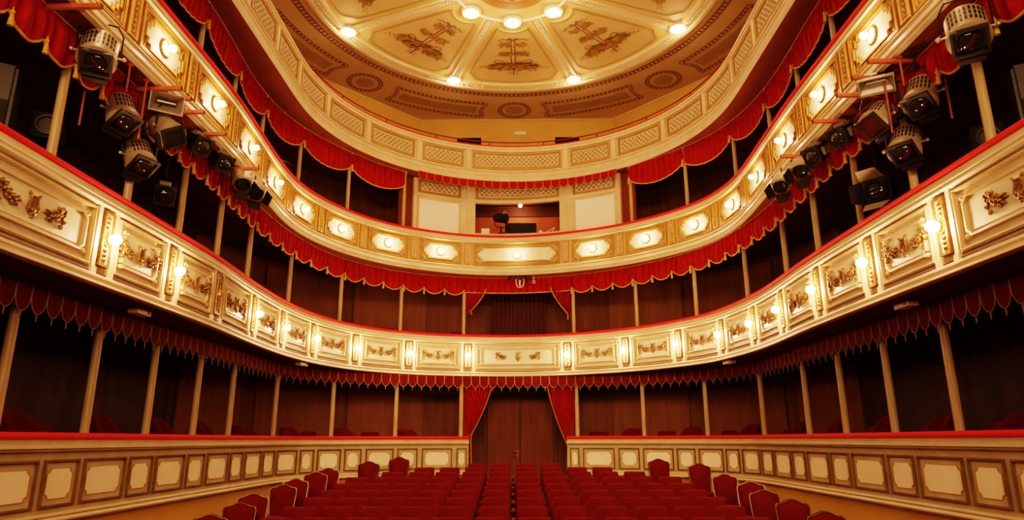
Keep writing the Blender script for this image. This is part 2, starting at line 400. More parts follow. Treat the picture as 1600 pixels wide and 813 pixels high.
for s in PIL3:
    bm = nb(); pframe(bm, T3, s - .085, s + .085, 4.37, 4.93, .03, -.04, .03); p_ = part('pilaster', bm, 'goldp', B3)
    bm = nb(); pbox(bm, T3, s - .06, s + .06, 4.39, 4.91, -.04, .008); part('pilaster_field', bm, 'field', p_)
    place('foliage_strip', STRIP, p_, T3.P(s, .006, 4.65), T3.rot(s), (1.25, 1., 1.))
RING = None
def stepped(a0, a1, b0, b1, k):
    return [(a0 + 2 * k, b0), (a1 - 2 * k, b0), (a1 - 2 * k, b0 + k), (a1 - k, b0 + k), (a1 - k, b0 + 2 * k), (a1, b0 + 2 * k), (a1, b1 - 2 * k), (a1 - k, b1 - 2 * k), (a1 - k, b1 - k), (a1 - 2 * k, b1 - k), (a1 - 2 * k, b1),
            (a0 + 2 * k, b1), (a0 + 2 * k, b1 - k), (a0 + k, b1 - k), (a0 + k, b1 - 2 * k), (a0, b1 - 2 * k), (a0, b0 + 2 * k), (a0 + k, b0 + 2 * k), (a0 + k, b0 + k), (a0 + 2 * k, b0 + k)]
LAMP3 = []
for a, b in zip(PIL3, PIL3[1:]):
    s0, s1 = a + .155, b - .155; z0, z1 = 4.36, 4.935; c = (s0 + s1) / 2; LAMP3.append(c)
    bm = nb(); pframe(bm, T3, s0, s1, z0, z1, .022, -.04, .02); pframe(bm, T3, s0 + .04, s1 - .04, z0 + .038, z1 - .038, .014, -.04, .012)
    poly = stepped(s0 + .085, s1 - .085, z0 + .075, z1 - .075, .062); pline(bm, T3, poly, .014, -.034, .018)
    for sa in (s0 + .10, s1 - .10):
        for zb in (z0 + .09, z1 - .09): ball(bm, T3.P(sa, -.02, zb), .03, None, 8, 5)
    pn = part('panel', bm, 'goldp', B3)
    bm = nb(); pbox(bm, T3, s0 + .02, s1 - .02, z0 + .02, z1 - .02, -.04, -.024)
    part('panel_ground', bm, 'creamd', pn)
    bm = nb()
    i0, i1, j0, j1, k = s0 + .11, s1 - .11, z0 + .095, z1 - .095, .062
    for q in ((i0 + 2 * k, i1 - 2 * k, j0, j1), (i0 + k, i0 + 2 * k, j0 + k, j1 - k), (i1 - 2 * k, i1 - k, j0 + k, j1 - k), (i0, i0 + k, j0 + 2 * k, j1 - 2 * k), (i1 - k, i1, j0 + 2 * k, j1 - 2 * k)):
        pbox(bm, T3, q[0], q[1], q[2], q[3], -.03, -.004)
    part('panel_field', bm, 'field', pn)
    bm = nb(); pline(bm, T3, stepped(s0 + .118, s1 - .118, z0 + .106, z1 - .106, .062), .007, -.03, -.0005); part('painted_line', bm, 'moulddark', pn)

# --- top gallery
B4 = thing('balcony', 'topmost gallery front with diagonal lattice panels below the painted ceiling', 'balcony', (0, 16., 6.612))
bm = nb()
sweep(bm, T4, -17.5, 17.5, [(-.22, 7.677), (.0, 7.677), (.02, 7.661), (.02, 7.625), (-.01, 7.610), (-.01, 7.558), (.02, 7.548), (.02, 7.527), (-.03, 7.517), (-.03, 7.000), (.02, 6.990), (.03, 6.974), (.03, 6.953), (-.005, 6.938), (-.005, 6.886),
                          (.03, 6.876), (.05, 6.850), (.05, 6.819), (.03, 6.804), (.03, 6.747), (.055, 6.731), (.055, 6.674), (.03, 6.659), (.0, 6.654)])
part('parapet', bm, 'cream', B4)
bm = nb(); pbox(bm, T4, -17.5, 17.5, 7.679, 7.713, -.2, -.005, .12); part('velvet_cap', bm, 'cap', B4)
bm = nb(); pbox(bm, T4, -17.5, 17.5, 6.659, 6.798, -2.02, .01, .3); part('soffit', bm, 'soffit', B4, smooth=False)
PIL4 = [-13.95, -12.50, -11.11, -9.73, -8.37, -7.08, -5.68, -4.24, -2.69, -1.31, 1.33, 2.67, 4.19, 5.66, 7.03, 8.37, 9.73, 11.11, 12.50, 13.95]
for s in PIL4:
    bm = nb(); pbox(bm, T4, s - .06, s + .06, 6.995, 7.522, -.04, .012); part('pilaster', bm, 'cream', B4)
def clip_diag(s0, s1, z0, z1, c, sg):
    """segment of s*sg + z = c inside a rectangle"""
    pts = []
    for s in (s0, s1):
        z = c - s * sg
        if z0 <= z <= z1: pts.append((s, z))
    for z in (z0, z1):
        s = (c - z) / sg
        if s0 < s < s1: pts.append((s, z))
    return pts[:2] if len(pts) >= 2 else None
def lattice(bm, pl, s0, s1, z0, z1, step, o, r=.008):
    for sg in (-1, 1):
        lo = min(s0 * sg, s1 * sg) + z0; hi = max(s0 * sg, s1 * sg) + z1
        c = lo + step * .5
        while c < hi:
            q = clip_diag(s0, s1, z0, z1, c, sg)
            if q and math.dist(*q) > .02:
                (a, b), (d, e) = q
                n = 3 if abs(a - d) > .25 else 1
                tube(bm, [pl.P(a + (d - a) * i / n, o + (.003 if sg > 0 else 0), b + (e - b) * i / n) for i in range(n + 1)], r, 4)
            c += step
def lattice_panel(pl, s0, s1, z0, z1, par, o=-.03, step=.125):
    bm = nb(); pframe(bm, pl, s0, s1, z0, z1, .028, o - .01, o + .03); pframe(bm, pl, s0 + .035, s1 - .035, z0 + .035, z1 - .035, .008, o - .01, o + .018)
    pn = part('lattice_panel', bm, 'goldp', par)
    bm = nb(); pbox(bm, pl, s0 + .02, s1 - .02, z0 + .02, z1 - .02, o - .01, o + .004); part('panel_field', bm, 'lattback', pn)
    bm = nb(); lattice(bm, pl, s0 + .085, s1 - .085, z0 + .085, z1 - .085, step, o + .014, .0105)
    pframe(bm, pl, s0 + .078, s1 - .078, z0 + .078, z1 - .078, .012, o, o + .02)
    part('lattice', bm, 'field', pn)
for a, b in zip(PIL4, PIL4[1:]): lattice_panel(T4, a + .12, b - .12, 7.026, 7.496, B4)
# red handrail standing on the gallery front
HR = thing('handrail', 'thin dark red handrail on posts along the top gallery front', 'railing', (0, 16.3, 7.708))
bm = nb(); tube(bm, [T4.P(s, -.1, 7.852) for s in steps(-13, 13, .25)], .016, 6); part('rail', bm, 'soffit', HR)
for s in [-9.4 + 1.446 * i for i in range(14)]:
    bm = nb(); tube(bm, [T4.P(s, -.1, 7.710), T4.P(s, -.1, 7.852)], .018, 6); part('post', bm, 'soffit', HR)

# --- ground box parapets, left and right of the entrance
PXW = {-1: [(-14.9, -14.15), (-14.07, -13.55), (-13.46, -12.77), (-12.68, -12.13), (-12.04, -11.24), (-11.16, -10.62), (-10.54, -9.77), (-9.68, -9.14), (-9.05, -8.28), (-8.2, -7.68), (-7.58, -6.84), (-6.74, -6.2), (-6.11, -5.42), (-5.33, -4.93), (-4.84, -4.23), (-4.14, -3.72), (-3.62, -2.95), (-2.86, -2.38), (-2.28, -1.56), (-1.46, -1.21)],
       1: [(1.23, 1.46), (1.54, 2.29), (2.38, 2.88), (2.96, 3.69), (3.77, 4.23), (4.31, 4.95), (5.02, 5.42), (5.5, 6.1), (6.18, 6.72), (6.8, 7.56), (7.64, 8.18), (8.27, 9.04), (9.12, 9.71), (9.8, 10.66), (10.75, 11.33), (11.41, 12.25), (12.33, 12.88), (12.97, 13.75), (13.84, 14.4)]}
for sg in (-1, 1):
    a, b = (-SE, -1.17) if sg < 0 else (1.17, SE)
    B1 = thing('box_parapet', 'low ground floor box front with painted panels along the ' + side(sg) + ' of the stalls', 'box front', (sg * 4.5, 9, -1.6))
    bm = nb()
    pr = [(-.2, .012), (-.005, .012), (-.005, -.03), (.015, -.036), (.045, -.05), (.045, -.075), (.02, -.085), (.02, -.10), (-.01, -.115), (-.03, -.12), (-.03, -.70), (.015, -.705), (.03, -.715), (.03, -.73), (.012, -.738), (.03, -.752), (.045, -.765), (.045, -.78), (.02, -.79), (.02, -.80), (-.02, -.82), (-.2, -.82)]
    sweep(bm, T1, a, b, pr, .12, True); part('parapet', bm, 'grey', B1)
    bm = nb(); sweep(bm, T1, a, b, [(.0, -.036), (.047, -.05), (.047, -.075), (.0, -.085)], .12, True); sweep(bm, T1, a, b, [(.0, -.704), (.017, -.704), (.032, -.716), (.032, -.729), (.014, -.738), (.032, -.751), (.047, -.765), (.047, -.781), (.022, -.79), (.0, -.80)], .12, True)
    part('moulding', bm, 'cream', B1)
    cap_part(T1, a, b, .012, B1, .02, -.2, .07)
    for (p, q) in PXW[sg]:
        bm = nb(); pframe(bm, T1, p, q, -.655, -.185, .03, -.04, -.012); pframe(bm, T1, p + .008, q - .008, -.647, -.193, .012, -.02, .0)
        pn = part('panel', bm, 'moulddark', B1)
        k = min(.05, (q - p) * .16); i = .085 if q - p > .3 else .055; a0, a1, b0, b1 = p + i, q - i, -.655 + .09, -.185 - .09
        poly = []
        for cx, cz, t0 in ((a0, b0, 90), (a1, b0, 180), (a1, b1, 270), (a0, b1, 0)):
            for t in range(0, 91, 30): poly.append((cx + k * math.cos(rad(t0 - t)), cz + k * math.sin(rad(t0 - t))))
        ctr = (a0 + a1) / 2
        bm = nb()
        # painted field with scooped corners
        vs = [bm.verts.new(T1.P(x, -.026, z)) for x, z in poly]; bm.faces.new(vs)
        f_ = part('panel_field', bm, 'fieldg', pn, smooth=False)
        out = [(ctr + (x - ctr) * (1 + .016 / max(.02, a1 - ctr)), (b0 + b1) / 2 + (z - (b0 + b1) / 2) * 1.05) for x, z in poly]
        bm = nb(); frame2d(bm, out, poly, -.03, -.024, lambda x, z, d: T1.P(x, d, z)); part('painted_line', bm, 'goldp', pn, smooth=False)
    # ochre dado wall below the box front
    bm = nb(); pbox(bm, T1, a, b, -2.1, -.8, -.2, -.06, .2)
    o = part('wall_' + side(sg) + '_dado', bm, 'ochre'); o.name = 'wall_' + side(sg); setp(o, kind='structure')
    # floor of the ground boxes
    bm = nb(); pbox(bm, T1, a, b, -.78, -.72, -1.75, -.21, .3); o = part('floor', bm, 'boxfloor', smooth=False); setp(o, kind='structure')

# ------------------------------------------------------------------ shell: box back walls, gallery walls, floor, ceiling
CX, CY, CZ = -.073, 12.59, 9.5
for sg in (-1, 1):
    for a, b, mt in ((0, 6.6, 'boxwall'), (6.6, 18.2, 'boxshade')):
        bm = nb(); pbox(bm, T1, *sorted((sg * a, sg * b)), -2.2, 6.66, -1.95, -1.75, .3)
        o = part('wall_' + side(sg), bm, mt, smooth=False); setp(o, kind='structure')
AP = 6.36; c8 = AP * math.tan(rad(22.5))
ring = [(-AP, -6), (-AP, CY - 0 + c8 - CY + CY), (-c8 - .3, CY + AP), (c8 + .3, CY + AP), (AP, CY + c8), (AP, -6)]
def wallseg(name, p, q, z0, z1, mat):
    bm = nb(); d = Vector((q[0] - p[0], q[1] - p[1])).normalized(); n = Vector((-d.y, d.x)) * .2
    vs = [V(p[0], p[1], z0), V(q[0], q[1], z0), V(q[0] + n.x, q[1] + n.y, z0), V(p[0] + n.x, p[1] + n.y, z0)]
    hexa(bm, vs + [V(v.x, v.y, z1) for v in vs]); o = part(name, bm, mat, smooth=False); setp(o, kind='structure'); return o
for i in range(len(ring) - 1): wallseg(['wall_left', 'wall_left', 'wall_back', 'wall_right', 'wall_right'][i], ring[i], ring[i + 1], 6.79, CZ + .05, 'ochre2')
bm = nb(); prism(bm, ring, CZ, CZ + .2, lambda a, b, d: V(a, b, d)); CE = part('ceiling', bm, 'ceil', smooth=False); setp(CE, kind='structure')
# picture-rail at the head of the gallery wall
bm = nb()
for p, q in zip(ring[1:-1], ring[2:-1]):
    tube(bm, [(p[0], p[1] - .02, CZ - .03), (q[0], q[1] - .02, CZ - .03)], .03, 4)
o = part('trim_1', bm, 'ceilc'); setp(o, kind='structure')
# raked floor; its height follows the rows of seats
ROWS = [(8.25, -1.000), (9.16, -.954), (10.09, -.909), (11.06, -.858), (12.01, -.815), (12.84, -.756), (13.73, -.697), (14.52, -.631), (15.35, -.574), (16.17, -.521)]
SH = .90
def floorz(y):
    P = [(-8, -2.0), (7, -1.955)] + [(a, b - SH) for a, b in ROWS] + [(17, -.50 - SH), (22, -.47 - SH)]
    for (a, b), (c, d) in zip(P, P[1:]):
        if y <= c: return b + (d - b) * (y - a) / (c - a)
    return P[-1][1]
bm = nb(); ys = [-8, 0, 5, 7] + [r[0] for r in ROWS] + [17, 19]
for a, b in zip(ys, ys[1:]):
    q = [V(-6.5, a, floorz(a)), V(6.5, a, floorz(a)), V(6.5, b, floorz(b)), V(-6.5, b, floorz(b))]; bm.faces.new([bm.verts.new(x) for x in q])
bmesh.ops.remove_doubles(bm, verts=bm.verts[:], dist=1e-4)
o = part('floor', bm, 'carpet'); setp(o, kind='structure')
# lighter board panels of the box back walls near the centre
for z0, z1 in ((-.7, 1.35), (1.7, 4.0)):
    for s0, s1 in ((-3.05, -1.75), (-4.55, -3.35), (-6.1, -4.8), (1.75, 3.05), (3.35, 4.6), (4.8, 6.1)):
        bm = nb(); pbox(bm, T1, s0 * 1.12, s1 * 1.12, z0, z1, -1.752, -1.70, .2)
        o = part('wall_panel', bm, 'boxdoor', smooth=False); o.name = 'trim_2'; setp(o, kind='structure')

# entrance: double door in the back wall, its dark frame and handles
D = part('door_1', (lambda b: (box(b, (.05, 18.38, -.25), (1.72, .06, 2.6)), b)[1])(nb()), 'door', smooth=False); setp(D, kind='structure')
bm = nb(); box(bm, (.05, 18.345, -.25), (.02, .02, 2.6)); part('meeting_stile', bm, 'black', D)
bm = nb()
for sx in (-.86, .96): box(bm, (sx, 18.36, -.25), (.07, .12, 2.7))
box(bm, (.05, 18.36, 1.1), (1.9, .12, .1)); part('door_frame', bm, 'soffd', D)
for zz in (-.30, -.40):
    bm = nb(); tube(bm, [(-.02, 18.33, zz), (-.02, 18.29, zz), (-.13, 18.285, zz)], .012, 6); box(bm, (-.02, 18.335, zz), (.05, .02, .05)); part('door_handle', bm, 'brass', D)
# side walls of the entrance passage
for sg in (-1, 1):
    bm = nb(); box(bm, (sg * 1.33, 17.65, -.55), (.14, 1.45, 2.0)); o = part('wall_' + side(sg), bm, 'boxwall', smooth=False); setp(o, kind='structure')

# ------------------------------------------------------------------ columns
COL1 = [-14.45, -13.13, -11.75, -10.45, -9.12, -7.83, -5.91, -4.35, -2.85, -1.33, 1.39, 2.93, 4.41, 5.95, 7.9, 9.23, 10.58, 11.91, 13.25]
COL2 = [-13.53, -12.21, -10.95, -9.63, -8.26, -6.36, -4.47, -2.85, -1.32, 1.35, 2.95, 4.58, 6.3, 7.98, 9.4, 10.78, 12.02, 13.31]
COL3 = [-10.44, -8.87, -7.45, -6.09, -4.6, -2.99, 3.03, 4.57, 6.0, 7.38, 8.8, 10.33]
def sm(a, b, x):
    t = min(max((x - a) / (b - a), 0), 1); return t * t * (3 - 2 * t)
def off3(s): return -.12 - .43 * sm(4.0, 8.5, abs(s))
def columns(pl, ss, offf, z0, z1, r, mat, tier, cat):
    L = sorted([s for s in ss if s < 0], reverse=True); Rr = sorted(s for s in ss if s > 0)
    for lst, sd in ((L, 'left'), (Rr, 'right')):
        for i, s in enumerate(lst):
            p = pl.P(s, offf(s), z0)
            t = thing('column', 'slender painted column %s, %s to the %s of the centre' % (tier, ORD[i + 1], sd), 'column', p, 0, cat)
            h = z1 - z0
            bm = nb(); lathe(bm, [(r * 1.05, .06), (r, .12), (r * .97, h * .5), (r * .9, h - .10)], n=14); part('shaft', bm, mat, t, False)
            bm = nb(); lathe(bm, [(r * 1.5, 0), (r * 1.5, .03), (r * 1.2, .06)], n=14); part('base', bm, mat, t, False)
            bm = nb(); lathe(bm, [(r * .9, h - .10), (r * 1.15, h - .085), (r * .95, h - .06), (r * 1.35, h - .02), (r * 1.35, h)], n=14); part('capital', bm, mat, t, False)
columns(T1, COL1, lambda s: -.26, -.72, 1.515, .052, 'column', 'of the ground boxes', 'ground box columns')
columns(T2, COL2, lambda s: -.32, 1.67, 4.105, .048, 'column', 'of the first balcony', 'first balcony columns')
columns(T3, COL3, off3, 4.27, 6.655, .045, 'column', 'of the second balcony', 'second balcony columns')

# ------------------------------------------------------------------ sconces of the first balcony
def sconce_meshes():
    out = {}
    bm = nb()
    f = lambda a, b, d: V(a, d, b)
    frame2d(bm, [(-.085, -.29), (.085, -.29), (.085, .29), (-.085, .29)], [(-.06, -.265), (.06, -.265), (.06, .265), (-.06, .265)], .02, -.03, f)
    out['gilt_frame'] = mesh_of('gilt_frame', bm, 'bronze')
    bm = nb(); box(bm, (0, .005, 0), (.125, .03, .54)); out['backplate'] = mesh_of('backplate', bm, 'field')
    for m in (-1, 1):
        bm = nb()
        for z, r in ((.11, .034), (.165, .028), (.215, .03)):
            ball(bm, (0, -.018, m * z), (r, .016, r * .8), None, 10, 6)
            for q in (-1, 1): leafb(bm, q * .03, m * z, .022, .01, q * .7, .012)
        tube(bm, [(0, -.008, m * .09), (0, -.008, m * .235)], .012, 5)
        out['scroll_ornament' + ('' if m > 0 else '_')] = mesh_of('scroll_ornament', bm, 'bronze', .9)
    bm = nb(); lathe(bm, [(.075, .0), (.075, .015), (.055, .03), (.05, .05)], (0, -.01, 0), 16, RX(math.pi / 2))
    for k in range(12): ball(bm, (.068 * math.cos(k * math.pi / 6), -.03, .068 * math.sin(k * math.pi / 6)), .013, None, 6, 5)
    out['lamp_holder'] = mesh_of('lamp_holder', bm, 'gold')
    bm = nb(); ball(bm, (0, -.115, 0), (.055, .06, .055), None, 12, 8); out['bulb'] = mesh_of('bulb', bm, 'bulb2')
    return out
SC = sconce_meshes()
def sconce(s, label, lit=True):
    p = T2.P(s, .01, 2.02); r = T2.rot(s)
    t = thing('wall_sconce', label, 'wall light', p, r, 'first balcony sconces')
    for k, me in SC.items():
        if k == 'bulb' and not lit: continue
        o = bpy.data.objects.new(k.rstrip('_'), me); COL.objects.link(o); o.parent = t
    return t
ls = sorted([s for s in LAMP2 if s < 0], reverse=True); rs = [s for s in LAMP2 if s > 0]
for lst, sd in ((ls, 'left'), (rs, 'right')):
    for i, s in enumerate(lst):
        lit = s != -10.25
        sconce(s, ('lit gilt wall sconce on the first balcony, %s %s of the middle panel' % (ORD[i + 1], sd)) if lit else 'unlit gilt wall sconce without its bulb, seventh left on the first balcony', lit)

# ------------------------------------------------------------------ round lamps of the second balcony
def roundlamp_meshes():
    bm = nb()
    tube(bm, [(.098 * math.cos(k * math.pi / 12), -.012, .098 * math.sin(k * math.pi / 12)) for k in range(24)], .012, 6, True)
    for k in range(18): ball(bm, (.098 * math.cos(k * math.pi / 9), -.022, .098 * math.sin(k * math.pi / 9)), .012, None, 6, 4)
    a = mesh_of('rosette_ring', bm, 'gold', .9)
    bm = nb(); lathe(bm, [(.09, .0), (.085, .012), (.04, .02), (.022, .03), (.022, .06)], (0, 0, 0), 16, RX(math.pi / 2)); b = mesh_of('lamp_base', bm, 'plaster')
    bm = nb(); ball(bm, (0, -.105, 0), (.043, .05, .043), None, 12, 8); c = mesh_of('bulb', bm, 'bulb3')
    return {'rosette_ring': a, 'lamp_base': b, 'bulb': c}
RL = roundlamp_meshes()
mid = len(LAMP3) // 2
for i, s in enumerate(LAMP3):
    k = i - mid
    lab = 'lit round lamp at the very middle of the second balcony front' if k == 0 else 'lit round lamp on the second balcony front, %s %s of the middle lamp' % (ORD[abs(k)], side(k))
    t = thing('round_lamp', lab, 'wall light', T3.P(s, -.004, 4.65), T3.rot(s), 'second balcony round lamps')
    for n_, me in RL.items():
        o = bpy.data.objects.new(n_, me); COL.objects.link(o); o.parent = t

# ------------------------------------------------------------------ draperies
def tassel_bm(h=.15, r=.022):
    bm = nb(); lathe(bm, [(.004, 0), (.006, -.02), (r * .7, -.03), (r * .8, -.045), (r * .45, -.055), (r * .7, -.075), (r, -h), (r * .6, -h - .004)], n=10)
    return bm
TAS = mesh_of('tassel', tassel_bm(), 'fringe'); TASS = mesh_of('small_tassel', tassel_bm(.075, .011), 'cord')
def valance(pl, s0, s1, offf, z0, zc, dip, nsc, label, group, flat=False, folds=19., pw=.75):
    m = (s0 + s1) / 2
    t = thing('valance', label, 'valance', pl.P(m, offf(m), z0), pl.rot(m), group)
    ph = R_.uniform(0, 6)
    def edge(u):
        k = u * nsc; f = k - math.floor(k)
        if flat: return zc
        return zc - dip * math.sin(math.pi * min(max(f, 0), 1)) ** pw
    NS = max(24, int((s1 - s0) / .016)); NT = 9
    bm = nb(); g = []; low = []
    for i in range(NS + 1):
        u = i / NS; s = s0 + (s1 - s0) * u; ze = edge(u); col = []
        kk = u * nsc; f = kk - math.floor(kk) if u < 1 else 1.
        for j in range(NT + 1):
            v = j / NT
            # folds gather towards the tassels, the swag bellies out between them
            ff = folds * (s - s0) + .55 * math.sin(2 * math.pi * f) * v
            o = offf(s) + (.008 + .11 * v * (1 - v)) * math.sin(ff * 2.1 + ph + .6 * math.sin(ff * .7)) + .05 * v * (1 - v) * math.sin(ff * 4.3 + 1.7 * ph)
            o += .03 * math.sin(math.pi * f) * math.sin(math.pi * v * .9)
            z = z0 + (ze - z0) * v + (0 if flat else .012 * math.sin(5 * v + ff * 1.3) * v * (1 - v))
            col.append(bm.verts.new(pl.P(s, o, z)))
            if j == NT: low.append(pl.P(s, o + .004, z))
        g.append(col)
    for a, b in zip(g, g[1:]):
        for j in range(NT): bm.faces.new((a[j], b[j], b[j + 1], a[j + 1]))
    part('drape', bm, 'velvet', t, sharp=2.5)
    bm = nb(); tube(bm, low[::2] if len(low) % 2 else low[::2] + [low[-1]], .014, 5); part('fringe', bm, 'fringe', t)
    bm = nb(); tube(bm, [pl.P(s, offf(s) + .012, z0 - .006) for s in steps(s0, s1, .15)], .006, 4); part('top_cord', bm, 'creamd', t)
    if not flat:
        for k in range(nsc):
            u = k / nsc; s = s0 + (s1 - s0) * u
            place('tassel', TAS, t, pl.P(s, offf(s) + .045, zc + .015), 0, (1.2, 1.2, 1.25))
    return t
def bays(cols, label, f, grp):
    L = sorted([s for s in cols if s < 0], reverse=True); Rr = sorted(s for s in cols if s > 0)
    for lst, sd in ((L, 'left'), (Rr, 'right')):
        for i, (a, b) in enumerate(zip(lst, lst[1:])):
            f(min(a, b), max(a, b), label % (ORD[i + 1], sd), grp)
o2 = lambda s: -.26 if abs(s) > 4 else -.24
bays([-14.9] + COL2 + [14.7], 'red swagged valance with gold fringe below the second balcony, %s bay %s of centre',
     lambda a, b, l, g: valance(T2, a, b, o2, 4.10, 3.76, .15, 3, l, g), 'valances of the first balcony boxes')
valance(T2, COL2[8], COL2[9], o2, 4.10, 3.69, 0, 1, 'straight red valance with flat gold edge over the middle first balcony box', 'valances of the first balcony boxes', True, 18)
o3 = lambda s: off3(s) + .05
bays([-13.5, -12.0] + COL3 + [11.85, 13.4], 'red gathered valance with gold fringe under the top gallery, %s bay %s of the booth',
     lambda a, b, l, g: valance(T3, a, b, o3, 6.655, 6.34, .30, 1, l, g, pw=.5), 'valances of the second balcony boxes')
# scalloped pelmets
def tab(pl, s0, s1, z0, z1, offf, parent, mat='pelm', tass=True):
    c = (s0 + s1) / 2; w = (s1 - s0) / 2 * .97; zs = z1 + (z0 - z1) * .58
    edge = [(c - w, z0), (c - w, zs)] + [(c - w * math.cos(rad(a)), zs - (zs - z1) * math.sin(rad(a))) for a in range(20, 161, 20)] + [(c + w, zs), (c + w, z0)]
    bm = nb(); ppoly(bm, pl, edge[::-1], offf(c) - .004, offf(c) + .004)
    o = part('scallop', bm, mat, parent, smooth=False)
    bm = nb(); tube(bm, [pl.P(a, offf(c) + .006, b) for a, b in edge], .006, 4); part('braid', bm, 'cord', o)
    if tass: place('small_tassel', TASS, o, pl.P(c, offf(c) + .004, z1 + .004), 0)
def pelmet(pl, s0, s1, z0, z1, offf, n, label, grp, mat='pelm', tass=True):
    m = (s0 + s1) / 2
    t = thing('pelmet', label, 'pelmet', pl.P(m, offf(m), z0), pl.rot(m), grp)
    for i in range(n): tab(pl, s0 + (s1 - s0) * i / n, s0 + (s1 - s0) * (i + 1) / n, z0, z1, offf, t, mat, tass)
o1 = lambda s: -.13
bays(COL1 + [14.6], 'dark red scalloped pelmet under the first balcony, %s ground box bay %s of the entrance',
     lambda a, b, l, g: pelmet(T1, a, b, 1.512, 1.225, o1, max(5, round((b - a) / .215)), l, g), 'pelmets of the ground boxes')
pelmet(T1, COL1[9], COL1[10], 1.512, 1.225, o1, 13, 'dark red scalloped pelmet over the curtained entrance door', 'pelmets of the ground boxes')
pelmet(T4, -2.70, 2.74, 6.668, 6.44, lambda s: .035, 24, 'bright red scalloped pelmet hanging over the lighting booth', 'pelmet of the booth', 'velvet', False)
# tied-back curtains
def curtain(xo, top, knot, ztop, zk, y, zend, label, folds=9):
    """xo: outer edge at the top; top: inner edge at the top; knot: tie point x; zk: tie height; zend: hem"""
    t = thing('curtain', label, 'curtain', ((xo + knot) / 2, y, zend), 0)
    rows = []
    NT = 26
    for j in range(NT + 1):
        v = j / NT; z = ztop + (zend - ztop) * v
        if z >= zk:
            q = (ztop - z) / (ztop - zk); xi = top + (knot - top) * (q ** 1.45); xa = xo + (knot - .6 * (knot - xo) - xo) * q ** 2 * .8
            if abs(xi - xa) < .07: xi = xa + math.copysign(.07, top - xo)
        else:
            q = (zk - z) / max(.01, zk - zend); xa = xo + (knot - .6 * (knot - xo) - xo) * .8 ; xi = knot + (.05 * q) * math.copysign(1, top - xo)
            if abs(xi - xa) < .07: xi = xa + math.copysign(.07, top - xo)
        rows.append((z, xa, xi))
    NX = 60; bm = nb(); g = []; inner = []
    for z, xa, xi in rows:
        r = []
        for i in range(NX + 1):
            u = i / NX
            yy = y + .035 * math.sin(u * folds * 2 * math.pi) + .012 * math.sin(u * folds * 5.3 + z)
            r.append(bm.verts.new((xa + (xi - xa) * u, yy, z)))
        g.append(r); inner.append((xi, y - .01, z))
    for a, b in zip(g, g[1:]):
        for i in range(NX): bm.faces.new((a[i], a[i + 1], b[i + 1], b[i]))
    part('drape', bm, 'velvet', t, sharp=2.5)
    bm = nb(); tube(bm, inner, .014, 5); part('fringe', bm, 'fringe', t)
    bm = nb(); w = abs(knot - xo) * .6 + .05
    lathe(bm, [(.05, -.03), (.06, 0), (.05, .03)], (knot - math.copysign(.05, top - xo), y, zk), 12); part('tie_back', bm, 'velvet', t)
curtain(-1.40, -.60, -1.14, 1.50, .10, 16.92, -1.38, 'red curtain with gold edge tied back at the left of the entrance')
curtain(1.42, .70, 1.20, 1.50, -.15, 16.92, -1.38, 'red curtain with gold edge tied back at the right of the entrance')
curtain(-1.34, -.82, -1.22, 3.80, 3.20, 17.22, 3.12, 'small red curtain with gold edge left in the middle first balcony box', 6)
curtain(1.37, .86, 1.33, 3.80, 3.05, 17.05, 2.95, 'small red curtain with gold edge right in the middle first balcony box', 6)
# dark drape closing the middle box of the first balcony
t = thing('dark_drape', 'very dark brown drape hanging at the back of the middle first balcony box', 'curtain', (.05, 18.2, 1.7))
bm = nb(); g = []
for i in range(91):
    x = -.72 + 1.5 * i / 90; yy = 18.15 + .04 * math.sin(i * .9)
    g.append((bm.verts.new((x, yy, 1.68)), bm.verts.new((x, yy, 4.0))))
for a, b in zip(g, g[1:]): bm.faces.new((a[0], b[0], b[1], a[1]))
part('drape', bm, 'soffd', t, sharp=2.5)

# ------------------------------------------------------------------ lighting booth in the middle of the second balcony
BO = thing('lighting_booth', 'cream three-bay lighting booth with lattice heads in the middle of the second balcony', 'booth', (0, 17.1, 4.27))
ob0, ob1 = -.40, -.30
for a, b in ((-2.66, -2.54), (-1.42, -1.06), (1.06, 1.42), (2.54, 2.66)):
    bm = nb(); pbox(bm, T3, a, b, 4.27, 6.655, ob0, ob1)
    if b - a > .2: pbox(bm, T3, (a + b) / 2 - .03, (a + b) / 2 + .03, 4.27, 6.655, ob1, ob1 + .02)
    part('post', bm, 'cream', BO)
bm = nb(); pbox(bm, T3, -2.62, 2.62, 6.17, 6.26, ob0, ob1 + .012); part('lintel', bm, 'cream', BO)
bm = nb(); pbox(bm, T3, -1.2, 1.2, 4.27, 5.30, ob0, ob1 - .01); pbox(bm, T3, -1.2, 1.2, 5.26, 5.31, ob0 - .3, ob1 + .03); part('sill', bm, 'cream', BO)
for a, b in ((-2.54, -1.42), (-1.06, 1.06), (1.42, 2.54)): lattice_panel(T3, a, b, 6.26, 6.65, BO, ob1 - .012, .13)
for a, b, w in ((-2.54, -1.42, 'left'), (1.42, 2.54, 'right')):
    bm = nb(); pbox(bm, T3, a + .03, b - .03, 4.3, 6.15, ob0 + .03, ob0 + .06); part('roller_blind', bm, 'blind', BO)
    bm = nb(); pframe(bm, T3, a, b, 4.27, 6.17, .05, ob0, ob1 - .02); part('window_frame', bm, 'cream', BO)
